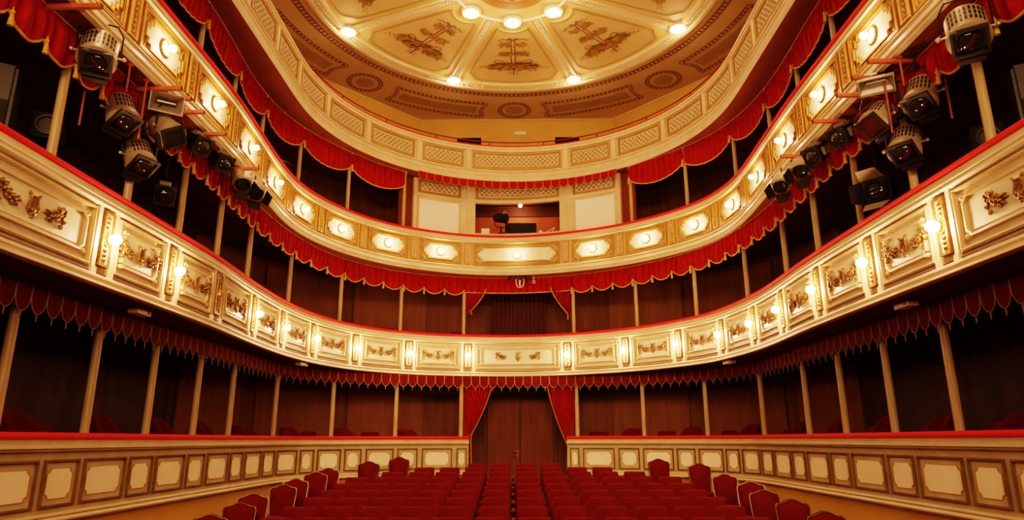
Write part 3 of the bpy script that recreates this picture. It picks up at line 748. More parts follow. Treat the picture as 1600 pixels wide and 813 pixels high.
# room behind the booth window (back, sides, ceiling, floor)
bm = nb(); box(bm, (.0, 18.30, 5.45), (5.2, .06, 2.38))
for sg in (-1, 1): box(bm, (sg * 2.6, 17.45, 5.45), (.06, 1.7, 2.38))
part('back_wall', bm, 'boothred', BO, smooth=False)
bm = nb(); box(bm, (0, 17.85, 6.44), (5.1, .8, .05)); box(bm, (0, 18.24, 6.26), (5.2, .05, .3)); part('booth_ceiling', bm, 'soffd', BO, smooth=False)
for sg in (-1, 1):   # brown-red walls beside the booth
    bm = nb(); pbox(bm, T3, sg * 2.66, sg * 3.0, 4.27, 6.655, -.46, -.40); o = part('wall_' + side(sg), bm, 'soffit', smooth=False); setp(o, kind='structure')
t = thing('booth_lamp', 'small bare lamp glowing under the ceiling inside the lighting booth', 'lamp', (.09, 17.75, 6.39))
bm = nb(); ball(bm, (0, 0, -.12), .05); part('bulb', bm, 'bulbb', t, False)
bm = nb(); lathe(bm, [(.05, 0), (.05, -.02), (.02, -.03), (.02, -.08)]); part('lamp_holder', bm, 'white', t, False)
t = thing('desk', 'black control desk inside the lighting booth window', 'desk', (-.0, 17.7, 4.27))
bm = nb(); box(bm, (.1, 17.85, 4.86), (1.0, .5, 1.18)); part('cabinet', bm, 'lampgrey', t)
bm = nb(); box(bm, (.1, 17.80, 5.60), (.86, .08, .34)); part('monitor', bm, 'black', t)
bm = nb(); box(bm, (.1, 17.78, 5.40), (.8, .1, .06)); part('keyboard_shelf', bm, 'reflector', t)
t = thing('follow_spot', 'black follow spot on a yoke stand in the booth window', 'spotlight', (-.43, 17.32, 5.31))
bm = nb(); lathe(bm, [(.05, .25), (.11, .2), (.13, .05), (.13, -.12), (.15, -.14), (.15, -.16), (.06, -.16)], (0, 0, .46), 18, RZ(-.75) @ RX(math.pi / 2 + .25)); part('housing', bm, 'black', t, False)
bm = nb(); tube(bm, [(-.17, 0, .46), (-.17, 0, .28), (-.1, 0, .2), (.1, 0, .2), (.17, 0, .28), (.17, 0, .46)], .014, 6); part('yoke', bm, 'dark', t, False)
bm = nb(); lathe(bm, [(.10, 0), (.10, .02), (.02, .04), (.02, .2)]); part('stand', bm, 'black', t, False)
for k in range(4):
    bm = nb(); tube(bm, [(.05, -.1, .56), (.10 + .02 * k, -.14, .64 - .03 * k)], .006, 5); part('knob', bm, 'reflector', t, False)
t = thing('notice_board', 'small pale sheet standing at the left of the booth window', 'paper', (-.85, 17.33, 5.31)); bm = nb(); box(bm, (0, 0, .09), (.22, .012, .18), RX(-.15)); part('sheet', bm, 'white', t, False)
t = thing('cup', 'small pale cup on the booth sill', 'cup', (.62, 17.32, 5.31)); bm = nb(); lathe(bm, [(.03, 0), (.04, .1), (.037, .1), (.028, .01)], n=14); part('body', bm, 'white', t, False)
bm = nb(); tube(bm, [(.036, 0, .08), (.065, 0, .07), (.065, 0, .04), (.034, 0, .03)], .006, 5); part('handle', bm, 'white', t, False)
t = thing('desk_lamp', 'black desk lamp with thin angled arm at the right of the booth sill', 'lamp', (.92, 17.30, 5.31))
bm = nb(); lathe(bm, [(.11, 0), (.11, .02), (.05, .04)], n=14); part('base', bm, 'black', t, False)
bm = nb(); tube(bm, [(0, 0, .03), (.09, .02, .19)], .008, 5); tube(bm, [(-.2, .0, .02), (.09, .02, .19)], .008, 5); part('arm', bm, 'white', t, False)
# hanging bracket below the centre of the second balcony
t = thing('cable_bracket', 'small bracket with clamps and a looped white cable under the middle of the second balcony', 'bracket', (.07, 17.0, 4.15))
bm = nb(); box(bm, (.07, 17.03, 4.17), (.56, .06, .03)); part('plate', bm, 'dark', t)
for x in (-.2, -.05, .08, .2, .32):
    bm = nb(); ball(bm, (x, 17.08, 4.07), (.045, .05, .05)); c_ = part('clamp', bm, 'dark', t)
    bm = nb(); tube(bm, [(x, 17.06, 4.16), (x, 17.06, 4.07)], .014, 6); part('hook', bm, 'reflector', c_)
bm = nb(); tube(bm, [(.07 - .1, 17.1, 4.03), (-.03, 17.11, 3.92), (.0, 17.11, 3.84), (.07, 17.11, 3.80), (.14, 17.11, 3.84), (.17, 17.11, 3.92), (.17, 17.1, 4.03)], .011, 6)
tube(bm, [(.07, 17.11, 4.0), (.06, 17.12, 3.9), (.08, 17.12, 3.85)], .022, 6); tube(bm, [(.42, 17.1, 4.1), (.43, 17.1, 4.0)] + [(.43 + .035 * math.sin(a), 17.1, 3.95 + .04 * math.cos(a)) for a in (0, 1, 2, 3, 4, 5, 6)], .008, 5)
part('cable_loop', bm, 'white', t)

# ------------------------------------------------------------------ ceiling decoration (children of the ceiling)
def cp(r, a, z): return V(CX + r * math.sin(a), CY + r * math.cos(a), z)
def csec(bm, r0, r1, a0, a1, d0, d1, n=None):
    n = n or max(2, int(abs(a1 - a0) / rad(2.5)))
    rg = []
    for i in range(n + 1):
        a = a0 + (a1 - a0) * i / n
        rg.append([bm.verts.new(cp(r, a, CZ - d)) for r, d in ((r0, d0), (r1, d0), (r1, d1), (r0, d1))])
    for p, q in zip(rg, rg[1:]):
        for k in range(4): bm.faces.new((p[k], p[(k + 1) % 4], q[(k + 1) % 4], q[k]))
    bm.faces.new(rg[0]); bm.faces.new(rg[-1][::-1])
A0, A1 = rad(-112), rad(112)
bm = nb(); csec(bm, 4.66, 6.75, rad(-95), rad(95), -.05, .004); fr_ = part('frieze_ground', bm, 'ceilc', CE, smooth=False)
bm = nb()
rg = []
for i in range(91):      # moulded ring around the painted panels
    a = A0 + (A1 - A0) * i / 90
    rg.append([bm.verts.new(cp(r, a, CZ - d)) for r, d in ((4.20, 0), (4.24, .05), (4.30, .06), (4.34, .035), (4.46, .035), (4.50, .06), (4.58, .06), (4.64, .02), (4.66, 0))])
for p, q in zip(rg, rg[1:]):
    for k in range(8): bm.faces.new((p[k], p[k + 1], q[k + 1], q[k]))
part('ring_moulding', bm, 'ceill', CE)
bm = nb()
n = 150
for i in range(n):
    a = A0 + (A1 - A0) * (i + .5) / n; c = cp(4.40, a, CZ - .04)
    tube(bm, [c + V(.045 * math.cos(t * math.pi / 4), .045 * math.sin(t * math.pi / 4), 0) for t in range(8)], .013, 4, True)
part('ring_guilloche', bm, 'plaster', CE)
SP = [rad(-112.5 + 45 * k) for k in range(6)]
for a in SP:
    bm = nb(); u = V(math.sin(a), math.cos(a), 0); w = V(u.y, -u.x, 0); o = V(CX, CY, CZ)
    for x0, x1, d in ((-.10, .10, .02), (-.13, -.095, .04), (.095, .13, .04)):
        hexa(bm, [o + u * r + w * x + V(0, 0, z) for z in (0, -d) for r, x in ((1.32, x0), (4.2, x0), (4.2, x1), (1.32, x1))])
    sp = part('spoke_moulding', bm, 'ceill', CE)
    bm = nb(); k = 0
    for i in range(34):
        c = o + u * (1.38 + i * .083) - V(0, 0, .026)
        tube(bm, [c + V(.05 * math.cos(t * math.pi / 4), .05 * math.sin(t * math.pi / 4), 0) for t in range(8)], .011, 4, True)
    part('spoke_guilloche', bm, 'plaster', sp)
# inner octagon joining the inner lamps, and the centre rosette
bm = nb()
for k in range(-3, 3):
    p = cp(1.335, rad(45 * k), CZ - .02); q = cp(1.335, rad(45 * (k + 1)), CZ - .02); m = (p + q) / 2; m = V(CX, CY, CZ - .02) + (m - V(CX, CY, CZ - .02)) * 1.06
    tube(bm, [p, m, q], .035, 6)
part('inner_moulding', bm, 'plaster', CE)
bm = nb(); csec(bm, .62, .86, 0, 2 * math.pi, -.01, .02, 48); ro = part('centre_rosette', bm, 'rosette', CE)
bm = nb(); csec(bm, .0001, .62, 0, 2 * math.pi, -.01, .012, 48); part('rosette_field', bm, 'ceill', ro)
bm = nb()
for k in range(8):
    c = cp(.40, rad(45 * k), CZ - .02); tube(bm, [c + V(.13 * math.cos(t * math.pi / 6), .13 * math.sin(t * math.pi / 6), 0) for t in range(12)], .02, 4, True)
    c = cp(.52, rad(45 * k + 22.5), CZ - .02); ball(bm, c, (.05, .05, .02))
part('rosette_pattern', bm, 'rosette', ro)
def field_poly(ins):
    """painted sector with scooped corners; x tangential, y radial"""
    d = .27 + ins; pts = []; t = math.tan(rad(22.5)); cs = math.cos(rad(22.5))
    rl = .42 + ins
    th = 0
    right = []
    a = 0
    while True:
        x, y = rl * math.sin(a), 1.335 + rl * math.cos(a)
        if x >= y * t - d / cs or a > 1.5: break
        right.append((x, y)); a += .06
    ro_, rn = 4.10 - ins, .58 + ins * .4
    lx, ly = 4.3 * math.sin(rad(22.5)), 4.3 * math.cos(rad(22.5))
    y = right[-1][1] + .02
    while y < 4.2:
        x = y * t - d / cs
        if math.hypot(x - lx, y - ly) <= rn or math.hypot(x, y) > ro_: break
        right.append((x, y)); y += .06
    x0, y0 = right[-1]; a = math.atan2(y0 - ly, x0 - lx)
    while True:
        a -= .08; x, y = lx + rn * math.cos(a), ly + rn * math.sin(a)
        if math.hypot(x, y) >= ro_ or a < -5: break
        right.append((x, y))
    b0 = math.atan2(right[-1][0], right[-1][1]); n = 8
    for i in range(1, n + 1): right.append((ro_ * math.sin(b0 * (1 - i / n)), ro_ * math.cos(b0 * (1 - i / n))))
    left = [(-x, y) for x, y in right[::-1][1:-1]]
    return right + left
def resample(P, n=120):
    Q = P + [P[0]]; L = [0]
    for a, b in zip(Q, Q[1:]): L.append(L[-1] + math.dist(a, b))
    out = []; j = 0
    for k in range(n):
        t = L[-1] * k / n
        while L[j + 1] < t: j += 1
        u = (t - L[j]) / max(1e-9, L[j + 1] - L[j]); out.append((Q[j][0] + (Q[j + 1][0] - Q[j][0]) * u, Q[j][1] + (Q[j + 1][1] - Q[j][1]) * u))
    return out
FP, FI = resample(field_poly(0)), resample(field_poly(.035))
def cloc(a):
    u = V(math.sin(a), math.cos(a), 0); w = V(u.y, -u.x, 0)
    return lambda x, y, d: V(CX, CY, CZ - d) + u * y + w * x
def fan_poly(bm, poly, d, f):
    c = bm.verts.new(f(sum(p[0] for p in poly) / len(poly), sum(p[1] for p in poly) / len(poly), d)); v = [bm.verts.new(f(x, y, d)) for x, y in poly]
    for i in range(len(v)): bm.faces.new((c, v[i], v[(i + 1) % len(v)]))
def leaf2(bm, x, y, L, W, a, d, f):
    ca, sa = math.cos(a), math.sin(a); P = [(0, 0), (.25 * L, .75 * W), (.55 * L, W), (.8 * L, .55 * W), (L, 0), (.8 * L, -.55 * W), (.55 * L, -W), (.25 * L, -.75 * W)]
    v = [bm.verts.new(f(x + p * ca - q * sa, y + p * sa + q * ca, d)) for p, q in P]; bm.faces.new(v)
def strip2(bm, pts, w, d, f):
    pr = None
    for i, (x, y) in enumerate(pts):
        x0, y0 = pts[max(0, i - 1)]; x1, y1 = pts[min(len(pts) - 1, i + 1)]; l = math.hypot(x1 - x0, y1 - y0) or 1
        nx, ny = -(y1 - y0) / l * w / 2, (x1 - x0) / l * w / 2
        q = (bm.verts.new(f(x + nx, y + ny, d)), bm.verts.new(f(x - nx, y - ny, d)))
        if pr: bm.faces.new((pr[0], pr[1], q[1], q[0]))
        pr = q
def disc2(bm, x, y, rx, ry, d, f, n=12, w=0):
    v = [bm.verts.new(f(x + rx * math.cos(2 * math.pi * k / n) * (1 + w * math.cos(5 * 2 * math.pi * k / n)), y + ry * math.sin(2 * math.pi * k / n) * (1 + w * math.cos(5 * 2 * math.pi * k / n)), d)) for k in range(n)]; bm.faces.new(v)
def bouquet(a, kind, pn):
    f = cloc(a); R = random.Random(int(a * 100) + 50)
    bl, by, bf, br, bi = nb(), nb(), nb(), nb(), nb()
    # the upper edge of the bunch points at the rosette (small y); clusters of leaves at three heights on a ribboned staff
    for (cy, sx, sy, n) in ((2.28, .24, .09, 44), (2.72, .32, .09, 60), (3.28, .56, .17, 170)):
        for i in range(n):
            t = R.uniform(-1, 1); x = t * sx + R.uniform(-.03, .03); y = cy + R.uniform(-sy, sy) * (1 - .5 * abs(t))
            an = (0 if t > 0 else math.pi) + R.uniform(-.9, .9)
            leaf2(bl if R.random() < .55 else by, x, y, R.uniform(.09, .17), R.uniform(.024, .042), an, .008 + .0004 * i, f)
    for sg in (-1, 1):
        for k in range(7): leaf2(bl if k % 2 else by, sg * (.55 + .055 * k), 3.30 + .012 * k, .11, .02, (0 if sg > 0 else math.pi) + (.7 if k % 2 else -.7), .009, f)
        strip2(br, [(sg * x, y) for x, y in ((.03, 3.2), (.06, 2.9), (.04, 2.6), (.05, 2.3), (.03, 2.1))], .035, .011, f)
        strip2(br, [(sg * x, y) for x, y in ((0, 2.10), (.10, 2.04), (.17, 2.09), (.24, 2.05), (.34, 2.11), (.38, 2.08))], .03, .012, f)
        strip2(br, [(sg * x, y) for x, y in ((0, 2.1), (.08, 2.01), (.13, 2.02), (.10, 2.09), (0, 2.12))], .025, .0125, f)
        strip2(br, [(sg * x, y) for x, y in ((.2, 3.15), (.33, 3.02), (.45, 3.0), (.5, 3.08), (.42, 3.14), (.30, 3.16))], .03, .013, f)
        strip2(br, [(sg * x, y) for x, y in ((.05, 3.55), (.12, 3.62), (.05, 3.68), (.14, 3.72))], .022, .013, f)
    for x, y, r in ((-.13, 3.26, .15), (.15, 3.20, .13), (.03, 2.72, .07), (-.12, 2.68, .06), (.1, 2.3, .06), (.32, 3.32, .08), (-.32, 3.36, .07), (.02, 3.42, .08)):
        disc2(bf, x, y, r, r * .9, .016, f, 20, .10)
    strip2(bi, [(-.5, 3.42), (.5, 3.10)], .016, .018, f); strip2(bi, [(.02, 3.4), (.0, 3.72)], .026, .018, f)
    if kind == 1:
        disc2(bi, -.18, 3.30, .19, .15, .019, f, 18)
    o = part('painted_bouquet', bl, 'leaf', pn, smooth=False, label='bouquet of olive leaves, orange flowers and grey ribbons painted on the ceiling panel')
    part('gold_leaves', by, 'leafy', o, smooth=False); part('flowers', bf, 'flower', o, smooth=False); part('ribbons', br, 'ribbon', o, smooth=False); part('dark_details', bi, 'inkp', o, smooth=False)
    if kind == 1:
        bm = nb(); disc2(bm, -.18, 3.28, .15, .17, .021, f, 18); m_ = part('painted_mask', bm, 'maskp', o, smooth=False)
        bm = nb()
        for x in (-.24, -.13): disc2(bm, x, 3.24, .032, .016, .023, f, 10)
        disc2(bm, -.18, 3.36, .045, .03, .023, f, 12); part('mask_features', bm, 'inkp', m_, smooth=False)
for k in range(-2, 3):
    a = rad(45 * k); f = cloc(a)
    bm = nb(); frame2d(bm, FP, FI, .0, .02, f); pn = part('ceiling_panel', bm, 'ceild', CE, smooth=False)
    bm = nb(); fan_poly(bm, FI, .004, f); part('panel_field', bm, 'ceilf', pn, smooth=False)
    bouquet(a, 1 if k in (-1,) else 0, pn)
# frieze: chains, compartments, circles
def chain(bmd, bml, r0, r1, a0, a1, d=.008):
    csec(bmd, r0, r1, a0, a1, -.01, d)
    L = (a1 - a0) * (r0 + r1) / 2; n = max(3, int(L / .125)); w = (r1 - r0)
    for i in range(n):
        a = a0 + (a1 - a0) * (i + .5) / n; da = (a1 - a0) / n * .20
        csec(bml, r0 + w * .26, r1 - w * .26, a - da, a + da, -.01, d + .005, 1)
bd, bl = nb(), nb()
chain(bd, bl, 4.78, 4.95, rad(-92), rad(92))
rd = part('chain_band', bd, 'chain', CE, smooth=False); part('chain_links', bl, 'ceilc', rd, smooth=False)
for k in (-2, -1, 0, 1):
    a0, a1 = rad(45 * k + 9.2), rad(45 * k + 35.8)
    bm = nb(); csec(bm, 5.63, 6.03, a0 + rad(2.0), a1 - rad(2.0), -.01, .008); fp = part('frieze_compartment', bm, 'ceild', CE, smooth=False)
    bd, bl = nb(), nb()
    chain(bd, bl, 5.36, 5.49, a0 - rad(.8), a1 + rad(.8)); chain(bd, bl, 6.17, 6.30, a0 - rad(.6), a1 + rad(.6))
    for aa, sg in ((a0, 1), (a1, -1)):
        # curved ends
        N = 7
        for i in range(N):
            v0, v1 = i / N, (i + 1) / N
            sa = lambda v: aa + sg * rad(1.1) * (math.sin(math.pi * v)) - sg * rad(.6)
            csec(bd, 5.40 + .82 * v0, 5.40 + .82 * v1, sa(v0) - rad(.55), sa(v0) + rad(.55), -.01, .008, 1)
            csec(bl, 5.40 + .82 * (v0 + .03), 5.40 + .82 * (v0 + .08), sa(v0) - rad(.3), sa(v0) + rad(.3), -.01, .014, 1)
    c_ = part('compartment_chain', bd, 'chain', fp, smooth=False); part('chain_links', bl, 'ceilc', c_, smooth=False)
for k in (-2, -1, 0, 1, 2):
    c = cp(5.78, rad(45 * k), CZ)
    def ringp(bm, r0, r1, d, n=40, t0=0, t1=2 * math.pi):
        rg = []
        for i in range(n + 1):
            t = t0 + (t1 - t0) * i / n; rg.append([bm.verts.new(c + V(r * math.cos(t), r * math.sin(t), -d)) for r in (r0, r1)])
        for p, q in zip(rg, rg[1:]): bm.faces.new((p[0], p[1], q[1], q[0]))
    bm = nb(); ringp(bm, .0001, .26, .009); fc = part('frieze_medallion', bm, 'ceild', CE, smooth=False)
    bm = nb(); ringp(bm, .37, .50, .009); ch = part('medallion_chain', bm, 'chain', fc, smooth=False)
    bm = nb()
    for i in range(24): t = 2 * math.pi * i / 24; ringp(bm, .405, .465, .014, 2, t, t + .11)
    part('chain_links', bm, 'ceilc', ch, smooth=False)
# ceiling lamps
def clamp_meshes():
    bm = nb(); lathe(bm, [(.23, 0), (.23, -.02), (.20, -.045), (.16, -.05), (.10, -.03), (.05, -.03)], n=24)
    for k in range(20): ball(bm, (.19 * math.cos(k * math.pi / 10), .19 * math.sin(k * math.pi / 10), -.05), .022, None, 6, 4)
    a = mesh_of('plaster_rosette', bm, 'plaster')
    bm = nb(); lathe(bm, [(.05, -.03), (.045, -.055), (.02, -.06)], n=14); b = mesh_of('socket', bm, 'gold')
    bm = nb(); ball(bm, (0, 0, -.12), (.042, .042, .055), None, 12, 8); c = mesh_of('bulb', bm, 'bulbc')
    return {'plaster_rosette': a, 'socket': b, 'bulb': c}
CL = clamp_meshes()
def ceiling_lamp(r, adeg, label):
    t = thing('ceiling_lamp', label, 'ceiling light', cp(r, rad(adeg), CZ), 0, 'ceiling lamps')
    for n_, me in CL.items():
        o = bpy.data.objects.new(n_, me); COL.objects.link(o); o.parent = t
for ad, l in ((-67.5, 'far left'), (-22.5, 'second from left'), (22.5, 'third from left'), (67.5, 'far right')):
    ceiling_lamp(4.26, ad, 'lit ceiling lamp in plaster rosette, ' + l + ' of the outer four')
for ad, l in ((-45, 'left of the three around the centre rosette'), (0, 'middle of the three around the centre rosette'), (45, 'right of the three around the centre rosette')):
    ceiling_lamp(1.335, ad, 'lit ceiling lamp in plaster rosette, ' + l)
for ad in (90, 135, 180, 225, 270): ceiling_lamp(1.335, ad, 'lit ceiling lamp in plaster rosette, farther forward over the stalls')
for ad in (112.5, 157.5, 202.5, 247.5): ceiling_lamp(4.26, ad, 'lit ceiling lamp in plaster rosette, farther forward over the stalls')
# sign and dark hatches on the gallery back wall
t = thing('exit_sign', 'small white notice sign on the ochre wall above the top gallery', 'sign', (.11, 18.93, 9.02))
bm = nb(); box(bm, (0, 0, 0), (.33, .03, .11)); part('plate', bm, 'white', t, False)
bm = nb()
for k in range(9): box(bm, (-.12 + .03 * k, -.017, .008), (.018, .004, .03))
part('lettering', bm, 'creamd', t, False)
for x, w in ((-1.45, 'left'), (1.52, 'right')):
    t = thing('doorway_hatch', 'dark opening low in the gallery back wall, %s of the sign' % w, 'opening', (x, 18.93, 7.7))
    bm = nb(); box(bm, (0, 0, .55), (.62, .04, 1.1)); part('opening', bm, 'black', t, False)
    bm = nb(); frame2d(bm, [(-.36, 0), (.36, 0), (.36, 1.16), (-.36, 1.16)], [(-.31, 0), (.31, 0), (.31, 1.1), (-.31, 1.1)], -.04, .02, lambda a, b, d: V(a, d, b)); part('surround', bm, 'soffit', t, False)

# ------------------------------------------------------------------ emergency lights under the first balcony
for s, o, l in ((-11.75, -.24, 'near left'), (-6.0, -.10, 'far left'), (-.22, .02, 'middle'), (5.7, -.12, 'far right'), (11.6, -.26, 'near right')):
    p = T2.P(s, o, 1.515); t = thing('emergency_light', 'white and red emergency light under the first balcony, ' + l, 'emergency light', p, T2.rot(s), 'emergency lights')
    bm = nb(); box(bm, (0, 0, -.03), (.30, .12, .06)); part('housing', bm, 'white', t, False)
    bm = nb(); box(bm, (0, -.055, -.035), (.27, .02, .03)); part('diffuser', bm, 'white', t, False)
    bm = nb(); box(bm, (.09, -.066, -.03), (.06, .006, .025)); part('marking', bm, 'redtxt', t, False)

# ------------------------------------------------------------------ theatre seats
def seat_proto():
    t = thing('theatre_seat', 'x', 'seat', (0, 0, 0))
    bm = nb()
    # padded backrest leaning back, rounded top corners
    W, H0, H1 = .235, .40, .90
    prof = []
    for z, hw in ((H0, .212), (H0 + .1, .216), (H1 - .12, .218), (H1 - .05, .217), (H1 - .018, .210), (H1, .192)):
        prof.append((z, hw))
    rings = []
    for z, hw in prof:
        y = .08 + (z - H0) * .34; d = .045 if z < H1 - .04 else (.036 if z < H1 - .005 else .018)
        rings.append([(-hw, y - d * .5, z), (-hw * .8, y - d, z), (0, y - d * 1.12, z), (hw * .8, y - d, z), (hw, y - d * .5, z), (hw, y + d * .5, z), (0, y + d, z), (-hw, y + d * .5, z)])
    rv = [[bm.verts.new(q) for q in g] for g in rings]
    for a, b in zip(rv, rv[1:]):
        for k in range(8): bm.faces.new((a[k], a[(k + 1) % 8], b[(k + 1) % 8], b[k]))
    bm.faces.new(rv[0][::-1]); bm.faces.new(rv[-1])
    part('backrest', bm, 'seatv', t, False, sharp=1.0)
    bm = nb(); box(bm, (0, .02, .50), (.43, .09, .40), Matrix.Translation((0, .02, .5)) @ RX(-.26) @ Matrix.Translation((0, -.02, -.5)))
    bmesh.ops.bevel(bm, geom=bm.edges[:], offset=.025, segments=2, affect='EDGES')
    part('tip_up_seat', bm, 'seatv', t, False, sharp=1.0)
    bm = nb(); box(bm, (-.275, -.02, .60), (.05, .36, .04)); bmesh.ops.bevel(bm, geom=bm.edges[:], offset=.012, segments=2, affect='EDGES')
    part('armrest', bm, 'velvet', t, False, sharp=1.0)
    bm = nb(); box(bm, (-.275, .03, .29), (.052, .34, .57)); box(bm, (-.275, .02, .01), (.06, .38, .02)); part('side_standard', bm, 'black', t, False)
    return t
ST = seat_proto(); STT = prep(ST)
PITCH = .55
CNT = [(6, 6), (6, 6), (6, 6), (6, 6), (6, 6), (6, 6), (6, 6), (5, 5), (4, 4), (2, 2)]
first = True
for i, (y, zt) in enumerate(ROWS):
    xc = -.029 - .0109 * (y - 9.16)
    nl, nr = CNT[i]
    for k in range(-nl, nr):
        x = xc + PITCH * (k + .5); n_ = (-k) if k < 0 else k + 1
        if i == 0: rw = 'nearest row'
        elif i == len(ROWS) - 1: rw = 'farthest row'
        else: rw = ORD[i + 1] + ' nearest row'
        lab = 'red tip-up theatre seat in the %s, %s seat %s of the middle' % (rw, ORD[n_], 'left' if k < 0 else 'right')
        loc = (x, y - .24, zt - SH)
        if first:
            ST.location = loc; ST['label'] = lab; ST['group'] = 'stalls seats'; first = False
        else: dup(STT, loc, 0, lab, 'stalls seats')
# ------------------------------------------------------------------ gilt-framed chairs beside the rows
def gilt_chair():
    t = thing('gilt_chair', 'x', 'chair', (0, 0, 0))
    out = [(-.195, .42), (-.205, .60), (-.225, .80), (-.232, .885), (-.222, .925), (-.195, .945), (-.16, .945), (-.115, .962), (-.06, .988), (0, 1.0), (.06, .988), (.115, .962), (.16, .945), (.195, .945), (.222, .925), (.232, .885), (.225, .80), (.205, .60), (.195, .42)]
    tilt = lambda x, z, d: V(x, .20 + (z - .42) * .16 + d, z)
    inn = [(x * .925, .42 + (z - .42) * .965 + .010) for x, z in out]
    bm = nb(); frame2d(bm, out, inn, .03, -.03, tilt); frame2d(bm, out, inn, -.03, .03, tilt); part('back_frame', bm, 'giltwood', t, False, sharp=.9)
    bm = nb(); c = [bm.verts.new(tilt(0, .70, -.045))]; v = [bm.verts.new(tilt(x, z, -.012)) for x, z in inn]; mid_ = [bm.verts.new(tilt(x * .82, .70 + (z - .70) * .86, -.042)) for x, z in inn]
    n = len(v)
    for i in range(n):
        j = (i + 1) % n; bm.faces.new((v[i], v[j], mid_[j], mid_[i])); bm.faces.new((mid_[i], mid_[j], c[0]))
    b = [bm.verts.new(tilt(x, z, .02)) for x, z in inn]; bm.faces.new(b)
    part('back_cushion', bm, 'seatv', t, False, sharp=1.2)
    bm = nb(); box(bm, (0, 0, .43), (.46, .44, .09)); bmesh.ops.bevel(bm, geom=bm.edges[:], offset=.03, segments=3, affect='EDGES'); part('seat', bm, 'seatv', t, False, sharp=1.2)
    bm = nb(); box(bm, (0, 0, .365), (.47, .45, .05)); part('seat_rail', bm, 'giltwood', t, False)
    for sx in (-.2, .2):
        bm = nb(); tube(bm, [(sx, -.19, .36), (sx * 1.04, -.21, .24), (sx, -.20, .10), (sx * 1.08, -.22, .0)], [.026, .022, .015, .02], 8); part('leg', bm, 'giltwood', t, False)
        bm = nb(); tube(bm, [(sx * .98, .205, .50), (sx, .20, .36), (sx, .22, .16), (sx * 1.04, .28, .0)], [.02, .022, .017, .018], 8); part('leg', bm, 'giltwood', t, False)
    return t
GC = gilt_chair(); GCT = prep(GC); first = True
CH = [(-2.67, 15.8, -.36, -4), (-3.24, 15.3, -.44, -4), (-3.81, 14.5, -.54, 14), (-3.88, 13.8, -.59, 8), (-3.97, 13.0, -.67, 16), (-3.98, 12.3, -.73, 10), (-3.87, 10.7, -.76, 14), (-3.84, 10.1, -.84, 10), (-3.89, 9.3, -.92, 12),
      (3.07, 15.4, -.40, 3), (3.71, 14.6, -.47, -3), (3.78, 13.2, -.61, -10), (3.87, 12.1, -.68, -15), (3.8, 11.2, -.75, -10), (3.74, 9.9, -.79, -8), (3.79, 9.0, -.86, -10)]
nl_ = {-1: 0, 1: 0}
for x, y, zt, rz in CH:
    sg = -1 if x < 0 else 1; nl_[sg] += 1; tot = 9 if sg < 0 else 7
    lab = 'red upholstered chair with gilt frame at the %s aisle, %s counted from the back' % (side(sg), ORD[nl_[sg]])
    fz = floorz(y); sc = (zt - fz) / 1.0
    loc = (x, y - .3, fz)
    if first: GC.location = loc; GC.rotation_euler = (0, 0, rad(rz)); GC['label'] = lab; GC['group'] = 'gilt chairs beside the stalls'; r = GC; first = False
    else: r = dup(GCT, loc, rad(rz), lab, 'gilt chairs beside the stalls')
    r.scale = (1, 1, max(.9, min(1.12, sc)))
# ------------------------------------------------------------------ armchairs in the boxes
def armchair():
    t = thing('box_armchair', 'x', 'armchair', (0, 0, 0))
    # curved tub back with arms that sweep down; faces -y
    def arc(a):    # a in -1..1 around the back
        th = a * 2.15; x = .27 * math.sin(th); y = .25 * math.cos(th) if abs(th) < 1.57 else .25 * math.cos(th) * 1.25
        h = .98 - .27 * sm(.26, .95, abs(a)) ; return x, y, h
    bm = nb(); rg = []
    for i in range(33):
        a = -1 + i / 16; x, y, h = arc(a); l = math.hypot(x, y) or 1; nx, ny = x / l, y / l
        rg.append([bm.verts.new((x + nx * d, y + ny * d, z)) for d, z in ((-.03, .36), (.03, .36), (.035, h - .03), (.02, h), (-.02, h), (-.035, h - .03))])
    for p, q in zip(rg, rg[1:]):
        for k in range(6): bm.faces.new((p[k], p[(k + 1) % 6], q[(k + 1) % 6], q[k]))
    bm.faces.new(rg[0]); bm.faces.new(rg[-1][::-1]); part('tub_back', bm, 'seatv', t, False, sharp=1.2)
    bm = nb(); tube(bm, [(arc(-1 + i / 16)[0], arc(-1 + i / 16)[1], arc(-1 + i / 16)[2] + .008) for i in range(33)], .026, 6); part('piping', bm, 'pelm', t, False)
    bm = nb(); lathe(bm, [(.20, .36), (.25, .38), (.25, .44), (.20, .48), (.02, .49)], (0, -.03, 0), 18); part('seat', bm, 'seatv', t, False)
    for sx in (-.18, .18):
        for sy in (-.2, .17):
            bm = nb(); tube(bm, [(sx, sy, .37), (sx * 1.1, sy * 1.1, 0)], [.022, .014], 8); part('leg', bm, 'dark', t, False)
    return t
AC = armchair(); ACT = prep(AC); first = True
BOXCH = [(-12.52, .331, -.55), (-10.98, .328, -.55), (-9.5, .308, -.55), (-8.1, .297, -.55), (-6.64, .286, -.55), (-5.26, .266, -.55), (-4.08, .256, -.55), (-2.7, .237, -.55),
         (2.76, .253, -.55), (4.04, .265, -.55), (5.34, .306, -.55), (6.71, .306, -.55), (8.17, .30, -.55), (9.76, .31, -.55), (11.1, .29, -.55), (12.45, .261, -.55)]
nn = {-1: 0, 1: 0}
BL = sorted([b for b in BOXCH if b[0] < 0], reverse=True) + [b for b in BOXCH if b[0] > 0]
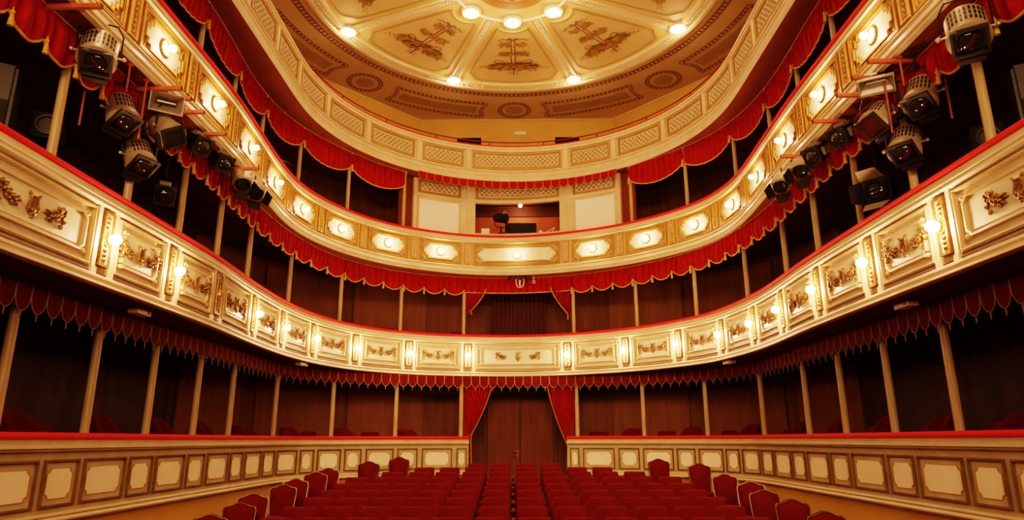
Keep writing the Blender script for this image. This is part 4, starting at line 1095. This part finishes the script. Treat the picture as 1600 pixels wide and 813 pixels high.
for s, zt, o in BL:
    sg = -1 if s < 0 else 1; nn[sg] += 1
    lab = 'dark red tub armchair in a ground box, %s %s of the entrance' % (ORD[nn[sg]], side(sg))
    p = T1.P(s - sg * .24, o, -.72); r = T1.rot(s)     # local -y looks into the hall
    rz = r + (-.15 if sg > 0 else .15)
    if first: AC.location = p; AC.rotation_euler = (0, 0, rz); AC['label'] = lab; AC['group'] = 'box armchairs'; q = AC; first = False
    else: q = dup(ACT, p, rz, lab, 'box armchairs')
    q.scale = (1, 1, (zt + .72) / 1.0)
nn = {-1: 0, 1: 0}
for s in (-1.42, -2.95, -4.6, 1.5, 3.1, 4.75):
    sg = -1 if s < 0 else 1; nn[sg] += 1
    q = dup(ACT, T2.P(s, -.62, 1.67), T2.rot(s), 'dark red tub armchair in the first balcony, %s %s of its middle' % (ORD[nn[sg]], side(sg)), 'box armchairs'); q.scale = (.9, .9, 1.06)
# low-backed chairs of the ground boxes
def lowchair():
    t = thing('low_backed_chair', 'x', 'chair', (0, 0, 0))
    bm = nb(); box(bm, (0, .20, .70), (.50, .08, .42)); bmesh.ops.bevel(bm, geom=bm.edges[:], offset=.03, segments=3, affect='EDGES'); part('backrest', bm, 'seatv', t, False, sharp=1.2)
    bm = nb(); box(bm, (0, 0, .44), (.50, .46, .10)); bmesh.ops.bevel(bm, geom=bm.edges[:], offset=.03, segments=3, affect='EDGES'); part('seat', bm, 'seatv', t, False, sharp=1.2)
    for sx in (-.21, .21):
        for sy in (-.18, .2):
            bm = nb(); tube(bm, [(sx, sy, .40), (sx, sy, 0)], .018, 6); part('leg', bm, 'dark', t, False)
    return t
LC = lowchair(); LCT = prep(LC); first = True
nn = {-1: 0, 1: 0}
for s, o in ((-3.39, -.7), (-4.67, -.7), (-5.95, -.7), (-7.37, -.7), (-11.75, -.7), (1.95, -.7), (3.4, -.7), (4.69, -.7), (6.02, -.7), (8.96, -.7), (11.78, -.7)):
    sg = -1 if s < 0 else 1; nn[sg] += 1
    lab = 'low square dark red chair in a ground box, %s %s of the entrance' % (ORD[nn[sg]], side(sg))
    p = T1.P(s - sg * .24, o, -.72); rz = T1.rot(s) + sg * -.2
    if first: LC.location = p; LC.rotation_euler = (0, 0, rz); LC['label'] = lab; LC['group'] = 'low box chairs'; first = False
    else: dup(LCT, p, rz, lab, 'low box chairs')

# ------------------------------------------------------------------ stage lights below the second balcony
def aim(p, target):
    d = Vector(target) - Vector(p); return math.atan2(d.x, -d.y), math.atan2(-d.z, math.hypot(d.x, d.y))
def fresnel(p, rz, tilt, roll, label, size=1., front='lens', top=4.10):
    t = thing('fresnel_spotlight', label, 'spotlight', p, rz, 'stage lights below the second balcony')
    Rm = RX(tilt) @ RY(roll); S = size
    X = Rm @ RX(math.pi / 2)           # lathe z -> forward (-y)
    bm = nb(); lathe(bm, [(.03 * S, -.26 * S), (.14 * S, -.25 * S), (.172 * S, -.20 * S), (.172 * S, .08 * S), (.185 * S, .09 * S), (.185 * S, .13 * S), (.15 * S, .145 * S), (.10 * S, .15 * S)], n=24, mat=X); part('housing', bm, 'steel', t, False)
    bm = nb()
    for i in range(9):
        for j in range(3):
            a = rad(-52 + 13 * i); m = X @ RZ(-a + math.pi / 2) ; box(bm, (.173 * S, 0, (-.14 + .075 * j) * S), (.008 * S, .018 * S, .05 * S), m)
    part('vent_slots', bm, 'dark', t, False)
    bm = nb()
    frame2d(bm, [(-.15 * S, -.15 * S), (.15 * S, -.15 * S), (.15 * S, .15 * S), (-.15 * S, .15 * S)], [(-.125 * S, -.125 * S), (.125 * S, -.125 * S), (.125 * S, .125 * S), (-.125 * S, .125 * S)], -.15 * S, -.185 * S, lambda a, b, d: Rm @ V(a, d, b))
    frame2d(bm, [(-.15 * S, -.15 * S), (.15 * S, -.15 * S), (.15 * S, .15 * S), (-.15 * S, .15 * S)], [(-.125 * S, -.125 * S), (.125 * S, -.125 * S), (.125 * S, .125 * S), (-.125 * S, .125 * S)], -.15 * S, -.148 * S, lambda a, b, d: Rm @ V(a, d, b))
    box(bm, (0, -.15 * S, -.20 * S), (.22 * S, .07 * S, .05 * S), Rm)
    part('colour_frame', bm, 'lampgrey', t, False)
    if front == 'lens':
        bm = nb(); box(bm, (0, -.148 * S, 0), (.26 * S, .01 * S, .26 * S), Rm); part('front_plate', bm, 'dark', t, False)
        bm = nb(); ball(bm, Rm @ V(0, -.15 * S, 0), (.108 * S, .045 * S, .108 * S), Rm, 20, 10); part('lens', bm, 'lens', t, False)
    else:
        bm = nb(); box(bm, (0, -.155 * S, 0), (.26 * S, .008 * S, .26 * S), Rm); part('gel_sheet', bm, 'gel' if front == 'gel' else 'black', t, False)
    bm = nb(); h = .36 * S
    tube(bm, [(-.20 * S, 0, 0), (-.20 * S, 0, h * .7), (-.14 * S, 0, h), (.14 * S, 0, h), (.20 * S, 0, h * .7), (.20 * S, 0, 0)], .010 * S, 6); part('yoke', bm, 'dark', t, False)
    for sx in (-1, 1):
        bm = nb(); tube(bm, [(sx * .15 * S, 0, 0), (sx * .24 * S, 0, 0)], .012 * S, 6); ball(bm, (sx * .235 * S, 0, 0), .024 * S); part('knob', bm, 'reflector', t, False)
    up = max(top - p[2], h + .02)
    bm = nb(); tube(bm, [(0, 0, h), (0, 0, up)], .013, 6); box(bm, (0, 0, min(h + .04, up - .02)), (.05, .05, .06)); part('hanging_stem', bm, 'dark', t, False)
def profile_spot(p, rz, tilt, label, top=4.10, mat='dark', S=1.):
    t = thing('profile_spotlight', label, 'spotlight', p, rz, 'stage lights below the second balcony')
    Rm = RX(tilt)
    bm = nb(); box(bm, (0, .16 * S, 0), (.20 * S, .34 * S, .20 * S), Rm); bmesh.ops.bevel(bm, geom=bm.edges[:], offset=.02, segments=2, affect='EDGES'); part('housing', bm, mat, t, False)
    bm = nb(); box(bm, (0, -.03 * S, 0), (.26 * S, .05 * S, .26 * S), Rm); part('front_frame', bm, 'lampgrey', t, False)
    bm = nb(); lathe(bm, [(.105 * S, .045 * S), (.115 * S, .06 * S), (.105 * S, .075 * S), (.095 * S, .05 * S)], n=20, mat=Rm @ RX(math.pi / 2)); part('lens_rim', bm, 'black', t, False)
    bm = nb(); ball(bm, Rm @ V(0, -.05 * S, 0), (.09 * S, .03 * S, .09 * S), Rm, 18, 8); part('lens', bm, 'lens', t, False)
    bm = nb(); box(bm, (0, .20 * S, .13 * S), (.14 * S, .2 * S, .07 * S), Rm); box(bm, (.12 * S, .16 * S, 0), (.04 * S, .16 * S, .12 * S), Rm); part('cooling_box', bm, 'steel' if mat == 'dark' else mat, t, False)
    up = max(top - p[2], .30)
    bm = nb(); h = .24 * S; tube(bm, [(-.14 * S, .1, 0), (-.14 * S, .1, h), (.14 * S, .1, h), (.14 * S, .1, 0)], .011, 6); part('yoke', bm, 'dark', t, False)
    bm = nb(); tube(bm, [(0, .1, h), (0, .1, up)], .012, 6); part('hanging_stem', bm, 'dark', t, False)
def barndoor(p, rz, tilt, label, top=4.10, S=1., flap='steel'):
    t = thing('barndoor_spotlight', label, 'spotlight', p, rz, 'stage lights below the second balcony')
    Rm = RX(tilt)
    bm = nb(); box(bm, (0, .10 * S, .01), (.24 * S, .24 * S, .22 * S), Rm); bmesh.ops.bevel(bm, geom=bm.edges[:], offset=.02, segments=2, affect='EDGES'); part('housing', bm, flap if S < 1.1 else 'dark', t, False)
    bm = nb(); lathe(bm, [(.11 * S, .02 * S), (.11 * S, .05 * S), (.09 * S, .05 * S), (.085 * S, .03 * S)], n=18, mat=Rm @ RX(math.pi / 2)); part('front_ring', bm, 'black', t, False)
    bm = nb(); ball(bm, Rm @ V(0, -.03 * S, 0), (.085 * S, .02 * S, .085 * S), Rm, 16, 8); part('lens', bm, 'lens', t, False)
    for name, hinge, ax, ang, w, mt in (('barn_door', V(0, -.05 * S, .12 * S), 'X', -.5, .24, 'white' if S < 1.1 else 'steel'), ('barn_door', V(0, -.05 * S, -.12 * S), 'X', .45, .24, 'dark' if S < 1.1 else 'steel'), ('barn_door', V(-.12 * S, -.05 * S, 0), 'Z', -.5, .2, 'black'), ('barn_door', V(.12 * S, -.05 * S, 0), 'Z', .5, .2, 'black')):
        bm = nb(); m = Rm @ Matrix.Translation(hinge) @ (RX(ang) if ax == 'X' else RZ(ang))
        if ax == 'X': pts = [V(-.12 * S, 0, 0), V(.12 * S, 0, 0), V(.09 * S, -.17 * S, 0), V(-.09 * S, -.17 * S, 0)]; nn_ = V(0, 0, .004)
        else: pts = [V(0, 0, -.12 * S), V(0, 0, .12 * S), V(0, -.15 * S, .09 * S), V(0, -.15 * S, -.09 * S)]; nn_ = V(.004, 0, 0)
        hexa(bm, [m @ q for q in pts] + [m @ (q + nn_) for q in pts]); part(name, bm, mt, t, False)
    up = max(top - p[2], .28); h = .22 * S
    bm = nb(); tube(bm, [(-.15 * S, .08, 0), (-.15 * S, .08, h), (.15 * S, .08, h), (.15 * S, .08, 0)], .010, 6); part('yoke', bm, 'dark', t, False)
    bm = nb(); tube(bm, [(0, .08, h), (0, .08, up)], .012, 6); part('hanging_stem', bm, 'dark', t, False)
def flood(p, rz, tilt, label, top=4.10):
    t = thing('flood_light', label, 'flood light', p, rz, 'stage lights below the second balcony')
    Rm = RX(tilt); f = lambda a, b, d: Rm @ V(a, d, b)
    bm = nb(); frame2d(bm, [(-.19, -.12), (.19, -.12), (.19, .12), (-.19, .12)], [(-.175, -.105), (.175, -.105), (.175, .105), (-.175, .105)], .02, -.02, f); part('front_frame', bm, 'steel', t, False)
    bm = nb(); A = [bm.verts.new(f(a, b, -.0)) for a, b in ((-.18, -.11), (.18, -.11), (.18, .11), (-.18, .11))]; B = [bm.verts.new(f(a, b, .12)) for a, b in ((-.11, -.03), (.11, -.03), (.11, .05), (-.11, .05))]
    for i in range(4): bm.faces.new((A[i], A[(i + 1) % 4], B[(i + 1) % 4], B[i]))
    bm.faces.new(B); part('reflector', bm, 'reflector', t, False, smooth=False)
    bm = nb(); tube(bm, [f(-.10, .01, .06), f(.10, .01, .06)], .010, 8); part('tube_lamp', bm, 'white', t, False)
    bm = nb(); box(bm, (0, .14, .01), (.26, .05, .12), Rm); part('back_housing', bm, 'dark', t, False)
    up = max(top - p[2], .2)
    bm = nb(); tube(bm, [(0, .1, .06), (0, .1, up)], .012, 6); tube(bm, [(-.2, .05, 0), (-.2, .1, .12), (.2, .1, .12), (.2, .05, 0)], .009, 6); part('yoke', bm, 'dark', t, False)
DN = 'below the second balcony on the '
# left cluster
fresnel((-4.25, 6.13, 3.84), rad(30), rad(62), 0, 'largest cream vented spotlight with big lens, nearest on the left, topmost', 1.0, top=4.11)
fresnel((-4.42, 6.92, 3.57), rad(60), rad(58), rad(8), 'cream vented spotlight with big lens, second on the left, behind the largest', .95)
fresnel((-4.42, 7.38, 3.22), rad(58), rad(54), rad(6), 'cream vented spotlight with big lens, lowest vented one on the left', .95)
fresnel((-4.25, 7.60, 3.68), rad(70), rad(42), rad(45), 'cream vented spotlight turned on edge with black front, left cluster', .92, 'black')
profile_spot((-4.25, 8.45, 3.88), rad(62), rad(30), 'dark square profile spotlight in the left cluster, nearer of two')
profile_spot((-4.25, 9.15, 3.92), rad(62), rad(30), 'dark square profile spotlight in the left cluster, farther of two')
barndoor((-4.18, 9.70, 3.82), rad(45), rad(50), 'grey spotlight with barn doors in the left cluster, nearer of two')
barndoor((-4.10, 10.04, 3.79), rad(45), rad(50), 'grey spotlight with barn doors in the left cluster, farthest light on the left')
profile_spot((-4.55, 8.25, 3.09), rad(36), rad(24), 'dim dark spotlight hanging lowest in the left cluster', top=4.10)
flood((-4.2, 7.40, 3.96), rad(34), rad(22), 'open rectangular flood light with bare reflector on the left', 4.1)
# right cluster
fresnel((4.25, 5.60, 3.66), rad(-34), rad(62), 0, 'largest cream vented spotlight with big lens, nearest on the right, topmost', 1.0, top=4.11)
fresnel((4.42, 6.68, 3.57), rad(-52), rad(58), rad(-4), 'cream vented spotlight with big lens, second on the right, behind the largest', .95)
fresnel((4.42, 7.10, 3.19), rad(-46), rad(52), rad(-6), 'cream vented spotlight with big lens, lowest vented one on the right', .95)
fresnel((4.25, 7.28, 3.60), rad(-62), rad(44), rad(-12), 'cream vented spotlight with dark red gel, right cluster', .92, 'gel')
profile_spot((4.25, 8.20, 3.82), rad(-62), rad(30), 'dark square profile spotlight in the right cluster, nearer of two')
profile_spot((4.25, 8.98, 3.90), rad(-62), rad(30), 'dark square profile spotlight in the right cluster, farther of two')
barndoor((4.18, 9.28, 3.80), rad(-45), rad(50), 'grey spotlight with barn doors in the right cluster, nearer of two')
barndoor((4.10, 9.85, 3.78), rad(-45), rad(50), 'grey spotlight with barn doors in the right cluster, farthest light on the right')
barndoor((4.5, 7.95, 2.97), rad(-50), rad(10), 'pale flapped barn door spotlight hanging lowest in the right cluster', S=1.25)
flood((4.2, 7.10, 3.95), rad(-30), rad(62), 'rectangular flood light seen from above on the right', 4.1)
# red brackets that carry the lights
for sg, ys in ((-1, [5.66, 7.25, 7.5, 7.85, 8.5, 9.72]), (1, [5.45, 6.78, 7.14, 7.55, 8.25, 9.4])):
    for i, y in enumerate(ys):
        t = thing('red_bracket', 'red bracket arm below the second balcony, %s on the %s from the stage' % (ORD[i + 1], side(sg)), 'bracket', (sg * 4.4, y, 4.07), 0, 'red lighting brackets')
        bm = nb(); box(bm, (sg * 4.42, y, 4.07), (.92, .045, .045)); part('arm', bm, 'pipe', t)
        bm = nb(); box(bm, (sg * 3.958, y, 4.07), (.006, .036, .036)); part('end_opening', bm, 'dark', t)
    for i, (y, ln) in enumerate(((6.55, .85), (6.75, .35), (7.1, .75))):
        X_ = sg * (4.62 if i == 0 else 4.3)
        t = thing('red_rod', 'thin red hanging rod below the second balcony, %s on the %s from the stage' % (ORD[i + 1], side(sg)), 'rod', (X_, y, 4.09), 0, 'red hanging rods')
        bm = nb(); tube(bm, [(X_, y, 4.11), (X_, y, 4.10 - ln)], .012, 6); part('rod', bm, 'pipe', t)
        bm = nb(); box(bm, (X_, y, 4.095), (.05, .05, .03)); part('fixing', bm, 'pipe', t)
    t = thing('lighting_rail', 'long red rail carrying the stage lights below the second balcony on the ' + side(sg), 'rail', (sg * 4.55, 7.5, 4.05), 0)
    bm = nb(); tube(bm, [(sg * 4.62, 5.2, 4.06), (sg * 4.62, 10.2, 4.06)], .022, 8); part('tube', bm, 'pipe', t)
    bm = nb()
    pts = []
    for k in range(40):
        y = 5.4 + k * .12; pts.append((sg * (4.56 + .03 * math.sin(k * 1.3)), y, 4.0 - .07 * abs(math.sin(k * .5)) - .03 * math.sin(k * 2.1)))
    tube(bm, pts, .009, 5); o = part('lamp_cable', bm, 'wire'); setp(o, 'black cable looping between the stage lights on the ' + side(sg), 'cable')
# speakers in the first balcony boxes near the stage
def speaker(p, rz, W, D_, H, label, mat):
    t = thing('loudspeaker', label, 'loudspeaker', p, rz)
    bm = nb(); box(bm, (0, 0, H / 2), (W, D_, H)); bmesh.ops.bevel(bm, geom=bm.edges[:], offset=.03, segments=2, affect='EDGES'); part('cabinet', bm, mat, t, False)
    bm = nb(); box(bm, (0, -D_ / 2 - .006, H * .32), (W * .84, .012, H * .5)); part('grille', bm, 'black', t, False)
    bm = nb(); lathe(bm, [(W * .2, 0), (W * .16, .015), (W * .05, .02)], (0, -D_ / 2 - .004, H * .78), 16, RX(math.pi / 2)); part('horn', bm, 'black', t, False)
speaker((-4.95, 5.75, 2.57), rad(30), .42, .4, .88, 'large dark grey loudspeaker in the near left first balcony box', 'dark')
speaker((5.0, 5.85, 2.57), rad(-30), .42, .4, .85, 'large dark grey loudspeaker in the near right first balcony box', 'dark')
for p_, rz_, sd in (((-4.85, 6.42, 3.05), 30, 'left'), ((4.8, 6.35, 2.8), -30, 'right')):
    t = thing('black_spotlight', 'black square spotlight almost lost in the dark of the near %s first balcony box' % sd, 'spotlight', p_, rad(rz_))
    bm = nb(); box(bm, (0, .1, .12), (.28, .3, .28)); part('housing', bm, 'black', t, False)
    bm = nb(); lathe(bm, [(.11, 0), (.11, .03), (.09, .03), (.08, .01)], (0, -.05, .12), 18, RX(math.pi / 2)); part('lens_rim', bm, 'dark', t, False)
    bm = nb(); tube(bm, [(0, .1, 0), (0, .1, -(p_[2] - 1.67))], .02, 6); part('stand', bm, 'black', t, False)

# ------------------------------------------------------------------ light and camera
def area(name, loc, target, sx, sy, e, c):
    l = bpy.data.lights.new(name, 'AREA'); l.shape = 'RECTANGLE'; l.size = sx; l.size_y = sy; l.energy = e; l.color = c
    o = bpy.data.objects.new(name, l); COL.objects.link(o); o.location = loc
    o.rotation_euler = (Vector(target) - Vector(loc)).to_track_quat('-Z', 'Y').to_euler(); return o
area('stage_fill_light', (0, -4, 5.0), (0, 13, .5), 7, 1.6, 370, (1., .56, .28)).data.spread = rad(75)  # soft fill added behind the camera, no fixture modelled
area('ceiling_fill_light', (0, 1.5, 2.0), (0, 13, 9.5), 5, .6, 170, (1., .56, .28))  # unseen lamp added to brighten the ceiling
pl_ = bpy.data.lights.new('booth_glow', 'POINT'); pl_.energy = 12; pl_.color = WARM; pl_.shadow_soft_size = .06
o = bpy.data.objects.new('booth_glow', pl_); COL.objects.link(o); o.location = (.09, 17.7, 6.18)
w = bpy.data.worlds.new('dark_theatre'); bpy.context.scene.world = w; w.use_nodes = True
w.node_tree.nodes['Background'].inputs[0].default_value = (1., .62, .34, 1); w.node_tree.nodes['Background'].inputs[1].default_value = .012

F, YH, YAW, ROLL = 1058.6, 687.7, .0122, -.0022
pt = math.atan((YH - 406.5) / F)
fw = V(-math.sin(YAW) * math.cos(pt), math.cos(YAW) * math.cos(pt), math.sin(pt)); rt = V(math.cos(YAW), math.sin(YAW), 0); up = rt.cross(fw)
r2 = rt * math.cos(ROLL) + up * math.sin(ROLL); u2 = -rt * math.sin(ROLL) + up * math.cos(ROLL)
cam = bpy.data.cameras.new('camera'); cam.sensor_width = 36; cam.lens = F * 36 / 1600; cam.clip_start = .05
co = bpy.data.objects.new('camera', cam); COL.objects.link(co)
mw = Matrix.Identity(4)
for i in range(3): mw[i][0], mw[i][1], mw[i][2] = r2[i], u2[i], -fw[i]
mw[0][3] = .0737
co.matrix_world = mw
sc = bpy.context.scene; sc.camera = co
sc.view_settings.view_transform = 'Filmic'; sc.view_settings.look = 'High Contrast'; sc.view_settings.exposure = -.02; sc.view_settings.gamma = 1.
